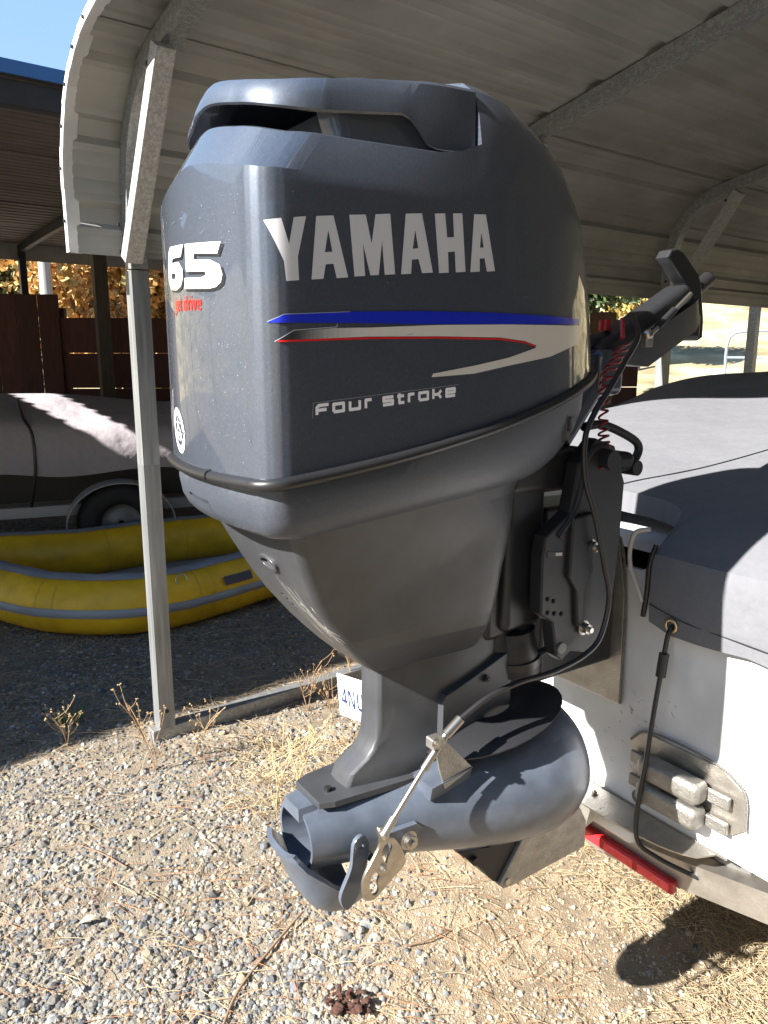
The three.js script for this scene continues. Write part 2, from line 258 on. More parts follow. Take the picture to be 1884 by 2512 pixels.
// ---------- neighbouring carport ----------
{
  const car = thing('metal_carport', 'dark low carport with blue eave edge sheltering the covered boat by the wooden fence', 'carport', QP, CARYAW);
  const u0 = -0.52, u1 = -7.7, y0 = 2.53, y1 = 2.86, yAt = u => lerp(y0, y1, (u - u0) / (u1 - u0)) + 0.2 * Math.sin(Math.PI * clamp01((u - u0) / (u1 - u0)));
  const n = 6, w = (u1 - u0) / n, navy = std([0.03, 0.11, 0.3], 0.4);
  const strip = (ua, ub, sa, sb) => { const pts = []; for (let i = 0; i <= 48; i++) { const u = lerp(ua, ub, i / 48), k = i % 6; pts.push([u, yAt(u) + 0.004 * (Math.round((ua - u0) / w) % 2) + [0, 0.022, 0.022, 0, 0, 0][k]]); } const mk = d => toCreasedNormals(gridGeo(1, 48, (a, b, i, j) => [lerp(sa, sb, i), pts[j][1] + d, pts[j][0], lerp(sa, sb, i), j * 0.02]), 0.3); return mergeGeometries([mk(0), mk(0.0015)]); };
  for (let i = 0; i < n; i++) {
    const ua = u0 + i * w, ub = ua + w * 1.012;
    if (i === 2) { part('roof_panel', strip(ua, ub, -9, -2.1), MAT.roofDark, car); part('roof_panel', strip(ua, ub, -1.78, 6.5), MAT.roofDark, car); } else part('roof_panel', strip(ua, ub, -9, 6.5), MAT.roofDark, car);
  }
  part('eave_fascia', bar([-9, y0 + 0.02, u0 + 0.012], [6.5, y0 + 0.02, u0 + 0.012], 0.05, 0.012, V(0, 1, 0), 0.002), navy, car);
  part('eave_beam', bar([-9, y0 - 0.06, u0 - 0.04], [6.5, y0 - 0.06, u0 - 0.04], 0.09, 0.06, V(0, 1, 0)), MAT.darkMetal, car);
  part('far_panel', bar([-9, y1 - 0.09, u1], [6.5, y1 - 0.09, u1], 0.2, 0.01, V(0, 1, 0), 0.002), MAT.roof, car);
  for (const s of [-8, -4.4, -2.6, 1.4, 5.4]) {
    const pts = []; for (let i = 0; i <= 10; i++) { const u = lerp(u0, u1, i / 10); pts.push([s, yAt(u) - 0.06, u]); }
    for (let i = 0; i < 10; i++) part('rafter', bar(pts[i], pts[i + 1], 0.06, 0.09, V(1, 0, 0)), MAT.darkMetal, car);
    if (s < -3 || s > 3) part('post', bar([s, 0, u0], [s, y0 - 0.1, u0], 0.07, 0.07, V(1, 0, 0)), MAT.galv, car);
    part('post', bar([s, 0, u1 + 0.05], [s, y1 - 0.1, u1 + 0.05], 0.08, 0.08, V(1, 0, 0)), MAT.darkMetal, car);
  }
  part('post', bar([1.72, 0, -5.76], [1.72, 2.7, -5.76], 0.14, 0.1, V(1, 0, 0)), std([0.09, 0.075, 0.06], 0.7, 0, { map: rep(streak, 2) }), car, 'dark wooden post by the fence');
}
// ---------- fence ----------
{
  const wood = [0, 1, 2].map(i => std([[0.085, 0.028, 0.02], [0.07, 0.024, 0.018], [0.1, 0.035, 0.024]][i], 0.8, 0, { map: rep(streak, 1.5) }));
  const f = thing('wooden_fence', 'dark red-brown plank fence behind the covered boat', 'fence', [-2.3, 0, -8.75], 0.06);
  for (let r = 0; r < 5; r++) for (let c = 0; c < 3; c++) { const x0 = -1.3 + c * 2.2; part('plank', box(x0 + 1.095, 0.19 + r * 0.388, 0.002 * ((r + c) % 3), 2.185, 0.38, 0.03, 0.004), wood[(r * 2 + c) % 3], f); }
  for (let c = 0; c < 14; c++) part('plank', box(-1.4 - c * 0.23, 1.09, 0.03 + 0.004 * (c % 2), 0.222, 2.18, 0.026, 0.004), wood[c % 3], f);
  for (const x of [-1.3, 0.9, 3.1]) part('fence_post', box(x, 1.02, -0.07, 0.09, 2.04, 0.09), wood[1], f);
}
// ---------- inflatable raft ----------
{
  const raft = thing('inflatable_raft', 'yellow inflatable raft with grey rub strips lying on the gravel', 'raft', [0, 0, 0]);
  const loop = [[1.0, -6.3], [0.2, -5.55], [-0.72, -4.68], [-0.98, -4.36], [-1.2, -4.12], [-1.42, -4.01], [-1.8, -4.03], [-2.05, -4.15], [-2.45, -4.4], [-2.85, -4.62], [-2.95, -4.9], [-2.6, -5.0], [-2.1, -5.12], [-1.78, -5.36], [-1.33, -5.62], [-1.0, -5.8], [-0.3, -6.35], [0.3, -6.9], [0.95, -7.05], [1.2, -6.7]];
  const curve = new THREE.CatmullRomCurve3(loop.map(([x, z]) => V(x, 0.165, z)), true, 'centripetal'), N = 260, up = V(0, 1, 0);
  const fr = Array.from({ length: N }, (_, i) => { const p = curve.getPointAt(i / N), t = curve.getTangentAt(i / N); return [p, V(t.z, 0, -t.x).normalize()]; });
  const pt = (i, a, r) => { const [p, s] = fr[i % N], n = 0.0018 * Math.sin(i * 0.9) * Math.sin(a * 3) + 0.001 * Math.sin(i * 2.3 + a * 2); return [p.x + s.x * Math.cos(a) * (r + n), p.y + Math.sin(a) * (r + n) * 1.0, p.z + s.z * Math.cos(a) * (r + n), i * 0.04, a * 0.2]; };
  const yellow = std([0.86, 0.52, 0.015], 0.5, 0, { map: rep(grime, 1.4), bumpMap: rep(wrinkle, 2.5, 1), bumpScale: 0.014 }), grey = std([0.3, 0.32, 0.36], 0.6, 0, { map: rep(grime, 1) }), dk = std([0.05, 0.05, 0.07], 0.6);
  part('tube', gridGeo(N, 26, (u, v, i) => pt(i, v * Math.PI * 2, 0.165), { closeU: true }), yellow, raft);
  const band = (a0, a1, r) => gridGeo(N, 6, (u, v, i) => { const a = lerp(a0, a1, v); return pt(i, a, r + 0.006 * Math.sin(v * Math.PI)); }, { closeU: true });
  const out = 0;
  part('top_strip', band(out + 1.2, out + 1.85, 0.1685), grey, raft);
  part('rub_strip', band(out + 0.0 - 0.14, out + 0.14, 0.172), grey, raft);
  const decalAt = (i, a, w, h, m, name) => part(name, gridGeo(10, 6, (u, v) => { const f = i + (u - 0.5) * w / 0.0395, i0 = Math.floor(f), k = f - i0, A = a + (v - 0.5) * h / 0.165, p = pt(i0 + N, A, 0.174), q = pt(i0 + 1 + N, A, 0.174); return [lerp(p[0], q[0], k), lerp(p[1], q[1], k), lerp(p[2], q[2], k)]; }), m, raft);
  const iAt = (x, z) => { let b = 0, d = 9; fr.forEach(([p], i) => { const e = Math.hypot(p.x - x, p.z - z); if (e < d) { d = e; b = i; } }); return b; };
  const seamM = std([0.5, 0.33, 0.02], 0.6);
  for (const [x, z] of [[-0.3, -5.0], [-1.08, -4.22], [-1.14, -4.16], [-1.75, -4.03], [-1.83, -4.04], [-2.3, -4.3], [-2.0, -5.18], [-1.5, -5.52], [-1.2, -5.7], [-0.8, -5.95]]) { const i = iAt(x, z); part('seam', gridGeo(1, 30, (u, v) => { const a = v * Math.PI * 2, p = pt(i, a, 0.1668), q = pt(i + 1, a, 0.1668), k = u * 0.14; return [lerp(p[0], q[0], k), lerp(p[1], q[1], k), lerp(p[2], q[2], k)]; }), seamM, raft); }
  decalAt(iAt(-0.98, -4.35), out + 0.45, 0.19, 0.05, dk, 'handle_strap');
  decalAt(iAt(-0.66, -4.7), out + 0.95, 0.05, 0.05, dk, 'valve_cap');
  { const i = iAt(-1.2, -4.12), p = pt(i, out + 0.75, 0.172), q = new THREE.TorusGeometry(0.03, 0.004, 8, 20, Math.PI * 1.3); q.rotateY(0.3).rotateX(-0.4); q.translate(p[0], p[1] + 0.02, p[2]); part('d_ring', q, MAT.stainless, raft); }
  part('floor', gridGeo(30, 8, (u, v) => { const i = Math.floor(u * 100), a = fr[20 + i][0], b = fr[(N - 8 - i + N) % N][0]; return [lerp(a.x, b.x, v), 0.03, lerp(a.z, b.z, v)]; }), grey, raft);
}
// ---------- covered boat on its trailer under the neighbouring roof ----------
{
  const yaw = 0.38, b = [-2.1, 0, -5.75];
  const tr = thing('boat_trailer', 'boat trailer with grey fender and dark wheel behind the yellow raft', 'trailer', b, yaw);
  const grey = std([0.32, 0.33, 0.35], 0.5, 0.3), tyre = std([0.02, 0.02, 0.02], 0.85), covM = std([0.4, 0.37, 0.41], 0.85, 0, { map: rep(weave, 8), bumpMap: rep(wrinkle, 1.4), bumpScale: 0.02 });
  for (const z of [0.15, -1.35]) {
    part('frame_rail', bar([-1.4, 0.4, z], [2.6, 0.4, z], 0.08, 0.05, V(0, 1, 0)), grey, tr);
    const w = part('wheel', new THREE.TorusGeometry(0.225, 0.085, 16, 40).translate(0.05, 0.31, z + 0.2), tyre, tr);
    part('rim', new THREE.LatheGeometry([[0.02, 0.03], [0.05, 0.035], [0.09, 0.01], [0.13, 0.015], [0.17, 0.04], [0.19, 0.05]].map(p => new THREE.Vector2(...p)), 30).rotateX(Math.PI / 2).translate(0.05, 0.31, z + 0.165), std([0.2, 0.2, 0.205], 0.5, 0.3), w);
    part('fender', shellGeo(24, 2, (u, v) => { const a = Math.PI * (1 - u); return [0.05 + 0.37 * Math.cos(a), 0.31 + 0.31 * Math.sin(a), z + 0.09 + 0.24 * v]; }, 0.006), grey, tr);
  }
  part('tail_light', box(-1.38, 0.44, 0.15, 0.03, 0.07, 0.14), MAT.red, tr);
  for (const x of [-1.3, 0, 1.5, 2.5]) part('cross_beam', bar([x, 0.39, 0.12], [x, 0.39, -1.32], 0.07, 0.05, V(0, 1, 0)), grey, tr);
  const bt = thing('covered_boat', 'boat wrapped in a faded mauve-grey cover on the trailer by the fence', 'boat', b, yaw);
  const cz = -0.6, hw = x => table(x, [-1.6, 2, 3.2, 4], [0.85, 0.86, 0.6, 0.1]);
  part('hull', loft([-1.5, 0, 2, 3.2, 3.9].map(x => { const w = hw(x) * 0.97, k = x > 3 ? 0.25 : 0; return [[x, 0.45 + k, cz + w * 0.75], [x, 0.8, cz + w], [x, 0.8, cz - w], [x, 0.45 + k, cz - w * 0.75]]; })), std([0.06, 0.055, 0.05], 0.6), bt);
  const topY = (x, s) => table(x, [-1.7, -1.0, -0.4, 0.5, 1.4, 2.5, 4], [1.0, 1.2, 1.17, 1.1, 1.16, 1.1, 0.95]) + 0.04 * (1 - s * s) - 0.03 * Math.sin(x * 5 + s * 3) * 0.3;
  part('boat_cover', gridGeo(60, 30, (u, v) => { const x = lerp(-1.65, 4, u), s = (v - 0.5) * 2, e = Math.abs(s), w = hw(x) + 0.03; const fold = 0.72; if (e < fold) return [x, topY(x, s / fold) - 0.14 * Math.pow(e / fold, 2) , cz + s / fold * w * 0.97, x, v * 2]; const k = (e - fold) / (1 - fold); return [x, lerp(topY(x, 1) - 0.14, 0.68 + 0.02 * Math.sin(x * 6), k), cz + Math.sign(s) * (w * (0.97 + 0.04 * Math.sin(k * 3)) + 0.012 * Math.sin(x * 11) * k), x, v * 2]; }), covM, bt);
  part('cover_strap', tube([[-0.62, 1.21, -0.6], [-0.6, 1.18, -0.2], [-0.55, 1.08, 0.2], [-0.5, 0.98, 0.27], [-0.5, 0.7, 0.29], [-0.55, 0.45, 0.22]], 0.012, 40, 6), MAT.rubber, bt);
}

// ---------- outboard engine (local: x towards the bow, y up, z starboard) ----------
const E0 = [-0.2456, 0.3, -1.0696], YAW = 34 * D2R, SZ = 0.8; // the engine is drawn in units of 0.8 m
const engine = thing('outboard_engine', 'large blue-grey four-stroke outboard engine with jet drive on the boat transom', 'outboard engine', E0, YAW); sized(engine, SZ);
const seamY = x => 1.31 + 0.085 * x + 0.137 * x * x;
const CX = 0.42;
function planHalf() { // front centre to aft centre, starboard side
  const p = [], n = 2.9;
  for (let i = 0; i <= 44; i++) { const a = (i / 44) * Math.PI / 2; p.push([0.32 + 0.55 * Math.pow(Math.cos(a), 2 / n), 0.23 * Math.pow(Math.sin(a), 2 / n)]); }
  for (let i = 1; i <= 12; i++) { const x = lerp(0.32, 0.045, i / 12); p.push([x, 0.23 - 0.004 * ((0.32 - x) / 0.275) ** 2]); }
  for (let i = 1; i <= 12; i++) { const a = (90 + 90 * i / 12) * D2R; p.push([0.045 + 0.049 * Math.cos(a), 0.18 + 0.046 * Math.sin(a)]); }
  for (let i = 1; i <= 12; i++) { const z = 0.18 * (1 - i / 12); p.push([-0.004 - 0.02 * (1 - (z / 0.18) ** 2), z]); }
  return p;
}
const PLAN = planHalf();
// plan of the intake cap: rounder at the back than the body
const CAPPLAN = (() => { const p = []; for (let i = 0; i <= 18; i++) { const x = lerp(0.414, 0.12, i / 18); p.push([x, lerp(0.2125, 0.197, smooth(0.4, 0.12, x))]); } for (let i = 1; i <= 14; i++) { const a = (90 + 90 * i / 14) * D2R; p.push([0.128 + 0.096 * Math.cos(a), 0.095 + 0.102 * Math.sin(a)]); } for (let i = 1; i <= 8; i++) { const z = 0.095 * (1 - i / 8); p.push([0.032 - 0.012 * (1 - (z / 0.095) ** 2), z]); } return p; })();
const capRadius = phi => { // distance from the cowl centre to the cap plan in a direction, degrees
  let best = 0; for (let i = 1; i < CAPPLAN.length; i++) { const A = CAPPLAN[i - 1], B = CAPPLAN[i], a = Math.atan2(A[1], A[0] - CX) / D2R, b = Math.atan2(B[1], B[0] - CX) / D2R; if (phi >= a && phi <= b) { const t = (phi - a) / (b - a || 1); best = lerp(Math.hypot(A[0] - CX, A[1]), Math.hypot(B[0] - CX, B[1]), t); } } return best || (phi < 96 ? Math.hypot(CAPPLAN[0][0] - CX, CAPPLAN[0][1]) : Math.hypot(CAPPLAN[CAPPLAN.length - 1][0] - CX, 0)); };
function crossAt(x0) { for (let i = 1; i < PLAN.length; i++) if (PLAN[i - 1][0] >= x0 && PLAN[i][0] <= x0) { const t = (PLAN[i - 1][0] - x0) / (PLAN[i - 1][0] - PLAN[i][0] || 1); return lerp(PLAN[i - 1][1], PLAN[i][1], t); } return 0; }
{
  // top cowl: columns round the plan, rows up the side, over the shoulder and crown
  const half = []; let cut = -1;
  for (const p of PLAN) { if (cut < 0 && p[0] < CX) { cut = half.length; half.push([CX, crossAt(CX), 0], [CX - 1e-4, crossAt(CX), 1]); } half.push([p[0], p[1], p[0] < CX ? 1 : 0]); }
  const cols = [...half, ...half.slice(1, -1).reverse().map(p => [p[0], -p[1], p[2]])];
  const frontK = y => table(y, [1.45, 1.57, 1.66, 1.754, 1.80, 1.825, 1.865, 1.885, 1.915, 1.94, 1.964, 1.98, 1.988], [1, 0.975, 0.94, 0.895, 0.85, 0.82, 0.765, 0.725, 0.645, 0.55, 0.42, 0.25, 0]);
  const FY = [1.865, 1.9, 1.925, 1.946, 1.964, 1.976, 1.984, 1.988], FKs = [0.97, 0.94, 0.9, 0.85, 0.74, 0.52, 0.26, 0];
  const sideK = y => table(y, [1.3, 1.76, 1.8, 1.84, 1.865], [1, 1, 0.998, 0.985, 0.97]);
  const AY = [0, 0.15, 0.3, 0.5, 0.7, 0.85, 0.97];
  const rowsN = 16;
  const g = gridGeo(cols.length, rowsN - 1, (u, v, i, r) => {
    const [x, z, isA] = cols[i % cols.length], d = Math.hypot(x - CX, z), phi = Math.atan2(Math.abs(z), x - CX) / D2R;
    const tent = clamp01(1.1 - Math.hypot(z, 0.04) / 0.2) * smooth(0.12, 0, x), cr = 0.04 * tent, rim = capRadius(phi) + 0.014, wA = smooth(78, 112, phi), wF = phi < 90 ? Math.cos(phi * D2R) ** 2 : 0, s = seamY(x);
    const A = q => q < 7 ? [1, lerp(s, 1.766 + cr, AY[q])] : q === 7 ? [1 - 0.0012 / d, 1.769 + cr] : q === 8 ? [rim / d, 1.829 + cr] : q === 9 ? [(rim - 0.004) / d, 1.831 + cr] : q === 10 ? [(rim - 0.016) / d, 1.826 + cr] : [(rim - 0.016) / d * (15 - q) / 5, 1.822];
    const F = q => { if (q <= 8) { const y = lerp(s, 1.865, [0, 0.14, 0.28, 0.44, 0.6, 0.74, 0.85, 0.93, 1][q]); return [lerp(sideK(y), frontK(y), wF), y]; } const m = q - 8; return [lerp(FKs[m], frontK(FY[m]), wF), FY[m]]; };
    let k, y;
    if (r <= 8) { const a = A(r), f = F(r); k = lerp(f[0], a[0], wA); y = lerp(f[1], a[1], wA); } else [k, y] = isA ? A(r) : F(r);
    const bb = x < 0.05 && Math.abs(z) < 0.18 ? 0.012 * (1 - ((y - 1.53) / 0.235) ** 2) * (1 - (z / 0.18) ** 2) : 0;
    return [CX + k * (x - CX) - bb * smooth(0.6, 0.95, k), y, k * z, x * 1 + Math.abs(z), y];
  }, { closeU: true, flip: true });
  const geo = toCreasedNormals(g, 0.33);
  engine.cowlGeo = geo;
  engine.cowl = part('top_cowl', geo, MAT.cowl, engine);
  // rubber seam round the bottom of the cowl
  const ring = cols.filter((p, i) => i % 2 === 0).map(([x, z]) => [CX + 1.006 * (x - CX), seamY(x) - 0.006, z * 1.012]);
  part('rubber_seal', tube(ring, 0.0102, 300, 12, true), MAT.rubber, engine);
  part('seal_joint', (() => { const g2 = tube([[-0.027, seamY(0) - 0.006, 0.052], [-0.026, seamY(0) - 0.006, 0.06]], 0.0111, 2, 12); return g2; })(), MAT.rubber, engine);
  // cap over the air intake
  const c2 = 0.414, capHalf = CAPPLAN;
  const capCols = [...capHalf, ...capHalf.slice(0, -1).reverse().map(p => [p[0], -p[1]])];
  const lo = x => table(x, [-0.03, 0.017, 0.123, 0.272, 0.292, 0.312, 0.335, 0.41], [1.853, 1.856, 1.863, 1.88, 1.868, 1.842, 1.836, 1.84]);
  const top = x => table(x, [-0.03, 0.016, 0.09, 0.188, 0.313, 0.41], [1.88, 1.888, 1.908, 1.926, 1.94, 1.943]);
  const cap = gridGeo(capCols.length - 1, 11, (u, v, i, r) => {
    const [x, z] = capCols[i], d = Math.hypot(x - c2, z), tent = clamp01(1.1 - Math.hypot(z, 0.04) / 0.2) * smooth(0.14, 0.02, x), cr = 0.046 * tent, L = lo(x) + cr, T = top(x) + cr * 1.15, ai = -0.0165;
    const mid = 1;
    const g = smooth(0.24, 0.36, x), rows = [[0.075, L + 0.014], [0.03, L + 0.0015], [0.0155, L], [lerp(0.0125, 0.018, g), L + 0.003], [lerp(0.0128, 0.0165, g), L + 0.01], [lerp(0.0165, 0.0165, g), lerp(L, T, 0.55)], [lerp(0.0225, 0.0175, g), T - 0.006], [lerp(0.027, 0.021, g), T - 0.001], [0.055, T + 0.006]];
    let k, y; if (r < 9) { k = 1 - (rows[r][0] + ai) / d; y = rows[r][1]; } else { k = (1 - (0.05 + ai) / d) * [0.6, 0.3, 0][r - 9]; y = lerp(1.986, T + 0.006, [0.45, 0.13, 0][r - 9]); }
    return [c2 + k * (x - c2), y, k * z, x + Math.abs(z), y];
  }, { flip: true });
  part('intake_cap', toCreasedNormals(cap, 0.5), MAT.cowl, engine);
  const inner = capCols.map(([x, z]) => { const d = Math.hypot(x - c2, z), k = 1 - 0.14 / d; return [c2 + k * (x - c2), k * z, top(x) - 0.004]; });
  part('intake_duct', gridGeo(inner.length - 1, 1, (u, v, i, r) => [inner[i][0], r ? inner[i][2] : 1.815, inner[i][1]]), MAT.cowl, engine);
  for (const s of [1, -1]) part('intake_side_panel', gridGeo(14, 6, (u, v) => { const x = lerp(0.125, 0.34, u) + 0.02 * (1 - v) * (1 - u), z = crossAt(x) - 0.036 - 0.006 * v - 0.02 * (1 - smooth(0, 0.12, u)); return [x, lerp(1.822, 1.892, v), s * z]; }), MAT.cowl, engine);
}
// decals: print on thin film, laid on the cowl by casting rays onto it
const caster = new THREE.Raycaster();
function decal(name, parent, target, axis, [a0, a1, b0, b1], draw, opt = {}) {
  const px = opt.px ?? 3400, W = Math.min(2048, Math.round((a1 - a0) * px)), H = Math.min(2048, Math.round((b1 - b0) * px));
  const t = canvasTex(W, H, q => { const X = a => (opt.flip ? (a1 - a) : (a - a0)) / (a1 - a0) * W, Y = b => (b1 - b) / (b1 - b0) * H; draw(q, X, Y, W / (a1 - a0)); });
  const nu = opt.nu ?? Math.max(8, Math.round((a1 - a0) / 0.008)), nv = opt.nv ?? Math.max(6, Math.round((b1 - b0) / 0.01)), m = new THREE.Mesh(target.geometry, new THREE.MeshBasicMaterial({ side: THREE.DoubleSide }));
  m.updateMatrixWorld(true);
  let last = 0;
  const g = gridGeo(nu, nv, (u, v) => {
    const a = lerp(a0, a1, u), b = lerp(b0, b1, v);
    if (axis === 'z') caster.set(V(a, b, 1), V(0, 0, -1)); else caster.set(V(-1, b, a), V(1, 0, 0));
    const h = caster.intersectObject(m)[0]; if (h) last = axis === 'z' ? h.point.z : h.point.x;
    const U = opt.flip ? 1 - u : u;
    return axis === 'z' ? [a, b, last + (opt.lift ?? 0.0012), U, v] : [last - (opt.lift ?? 0.0012), b, a, U, v];
  });
  const mat = new THREE.MeshPhysicalMaterial({ map: t, transparent: true, alphaTest: 0.5, roughness: opt.rough ?? 0.4, metalness: opt.metal ?? 0, side: THREE.DoubleSide, clearcoat: opt.coat ?? 0.4, clearcoatRoughness: 0.1 });
  return part(name, g, mat, parent);
}
const poly = (q, X, Y, pts, close = true) => { q.beginPath(); pts.forEach(([a, b], i) => i ? q.lineTo(X(a), Y(b)) : q.moveTo(X(a), Y(b))); if (close) q.closePath(); };
const YAMAHA = [
  [[0.013, 1.6959], [0.0368, 1.6996], [0.0482, 1.6645], [0.0567, 1.7023], [0.077, 1.7057], [0.062, 1.6465], [0.0634, 1.6137], [0.0422, 1.6114], [0.0395, 1.6392]],
  [[0.0939, 1.7074], [0.1234, 1.711], [0.1482, 1.6223], [0.1278, 1.62], [0.1223, 1.6408], [0.1089, 1.6391], [0.1048, 1.6179], [0.0841, 1.6156], null, [0.1141, 1.6892], [0.1207, 1.6584], [0.1078, 1.6567]],
  [[0.1512, 1.7145], [0.1808, 1.7177], [0.1916, 1.6758], [0.1989, 1.7199], [0.2266, 1.7234], [0.2363, 1.6318], [0.2162, 1.6299], [0.2111, 1.6814], [0.2048, 1.6288], [0.1889, 1.6275], [0.1755, 1.6745], [0.1792, 1.6261], [0.1596, 1.6242]],
  [[0.2566, 1.7264], [0.289, 1.73], [0.3127, 1.6388], [0.2902, 1.6367], [0.2827, 1.6584], [0.2695, 1.6566], [0.2681, 1.6345], [0.248, 1.6325], null, [0.2757, 1.7033], [0.282, 1.6753], [0.271, 1.6736]],
  [[0.3151, 1.7321], [0.3366, 1.7346], [0.342, 1.697], [0.3565, 1.6987], [0.3538, 1.7363], [0.3737, 1.7383], [0.3834, 1.6443], [0.3619, 1.6422], [0.3588, 1.6758], [0.3442, 1.6739], [0.3466, 1.6408], [0.3258, 1.6387]],
  [[0.3999, 1.7395], [0.4267, 1.7417], [0.4521, 1.6498], [0.4325, 1.6477], [0.4261, 1.6695], [0.415, 1.6683], [0.4157, 1.6467], [0.3943, 1.6445], null, [0.4173, 1.7112], [0.4237, 1.6872], [0.415, 1.6862]],
];
decal('brand_lettering', engine.cowl, engine.cowl, 'z', [0.005, 0.46, 1.6, 1.75], (q, X, Y) => {
  q.fillStyle = '#c9cacd';
  for (const L of YAMAHA) { q.beginPath(); let start = true; for (const p of L) { if (!p) { q.closePath(); start = true; continue; } start ? q.moveTo(X(p[0]), Y(p[1])) : q.lineTo(X(p[0]), Y(p[1])); start = false; } q.closePath(); q.fill('evenodd'); }
}, { rough: 0.45 });
decal('stripe_decal', engine.cowl, engine.cowl, 'z', [0.008, 0.72, 1.458, 1.588], (q, X, Y, s) => {
  const blue = [[0.014, 1.5525], [0.0375, 1.5636], [0.1504, 1.5706], [0.2888, 1.5759], [0.4459, 1.5782], [0.6064, 1.578], [0.72, 1.576], [0.72, 1.566], [0.6074, 1.5625], [0.4466, 1.5586], [0.289, 1.5549], [0.1502, 1.5536], [0.0153, 1.5508]];
  q.fillStyle = '#1129b8'; poly(q, X, Y, blue); q.fill(); q.lineWidth = 0.0012 * s; q.strokeStyle = '#9aa0b4'; poly(q, X, Y, blue.slice(0, 3), false); q.stroke();
  const silver = [[0.0238, 1.5243], [0.0531, 1.539], [0.1227, 1.5451], [0.1833, 1.5469], [0.3266, 1.5543], [0.4894, 1.559], [0.6074, 1.561], [0.72, 1.563], [0.72, 1.529], [0.6111, 1.5014], [0.4926, 1.4853], [0.4079, 1.4719], [0.3128, 1.467], [0.3157, 1.4729], [0.4074, 1.4858], [0.492, 1.4997], [0.5657, 1.5177], [0.5686, 1.5226], [0.5352, 1.5303], [0.4688, 1.5355], [0.3269, 1.5356], [0.1832, 1.5329], [0.0276, 1.5249]];
  q.fillStyle = '#cfccc4'; poly(q, X, Y, silver); q.fill();
  q.save(); poly(q, X, Y, silver); q.clip(); // halftone at the tail: dots of the dark ground that shrink towards the bow
  q.fillStyle = '#23252b'; const st = 0.0022; for (let a = 0.02, i = 0; a < 0.2; a += st, i++) for (let b = 1.518; b < 1.55; b += st) { const r = 0.0016 * (1 - (a - 0.02) / 0.18); q.beginPath(); q.arc(X(a), Y(b + (i & 1) * st / 2), r * s, 0, 7); q.fill(); }
  q.restore();
  q.lineWidth = 0.0034 * s; q.strokeStyle = '#d8141c'; poly(q, X, Y, [[0.0275, 1.5241], [0.1832, 1.5305], [0.3269, 1.5333], [0.4689, 1.5328], [0.5354, 1.5278], [0.5652, 1.521]], false); q.lineJoin = 'round'; q.stroke();
  q.lineWidth = 0.001 * s; q.strokeStyle = '#c9cbd0'; poly(q, X, Y, [[0.0225, 1.5235], [0.0525, 1.5405], [0.127, 1.547], [0.128, 1.5515]], false); q.stroke();
}, { rough: 0.35 });
decal('four_stroke_decal', engine.cowl, engine.cowl, 'z', [0.078, 0.378, 1.403, 1.455], (q, X, Y, s) => {
  // rounded stroke letters; each path in cells (x 0..1, y 0..1) of its letter, drawn on a line that climbs towards the bow
  const G = { F: [[[0.1, 0], [0.1, 0.72], [0.25, 0.92], [0.95, 0.92]], [[0.1, 0.45], [0.8, 0.45]]], o: [[[0.15, 0.08], [0.85, 0.08], [0.85, 0.85], [0.15, 0.85], [0.15, 0.08]]], u: [[[0.15, 0.92], [0.15, 0.08], [0.85, 0.08], [0.85, 0.92]]], r: [[[0.2, 0], [0.2, 0.85], [0.8, 0.85]]], s: [[[0.9, 0.85], [0.15, 0.85], [0.15, 0.47], [0.85, 0.47], [0.85, 0.08], [0.1, 0.08]]], t: [[[0.3, 1.1], [0.3, 0.08], [0.85, 0.08]], [[0.05, 0.8], [0.8, 0.8]]], k: [[[0.15, 1.1], [0.15, 0]], [[0.15, 0.45], [0.6, 0.45], [0.85, 0.85]], [[0.6, 0.45], [0.85, 0]]], e: [[[0.15, 0.47], [0.85, 0.47], [0.85, 0.85], [0.15, 0.85], [0.15, 0.08], [0.9, 0.08]]] };
  const word = 'Four stroke', wd = { F: 1, o: 1.05, u: 1.05, r: 0.75, ' ': 0.45, s: 1.05, t: 0.75, k: 1, e: 1.05 }, total = [...word].reduce((t, c) => t + wd[c], 0);
  const x0 = 0.087, x1 = 0.372, y0 = 1.4115, rise = (1.4335 - 1.4105) / (x1 - x0), h = 0.0155, unit = (x1 - x0) / total;
  const T = (a, b) => [X(a), Y(y0 + rise * (a - x0) + b * h)];
  const outline = [[0.0815, 1.4065], [0.0832, 1.4305], [0.374, 1.4535], [0.3745, 1.4295]];
  q.lineWidth = 0.0009 * s; q.strokeStyle = '#8d9098'; poly(q, X, Y, outline.slice(0, 3), false); q.stroke(); 
  q.lineJoin = 'round'; q.lineWidth = 0.0052 * s; q.strokeStyle = '#eeeef0';
  let x = x0; for (const c of word) { for (const path of G[c] || []) { q.beginPath(); path.forEach(([a, b], i) => { const p = T(x + a * unit * (wd[c] * 0.86), b); i ? q.lineTo(...p) : q.moveTo(...p); }); q.stroke(); } x += wd[c] * unit; }
}, { rough: 0.4 });
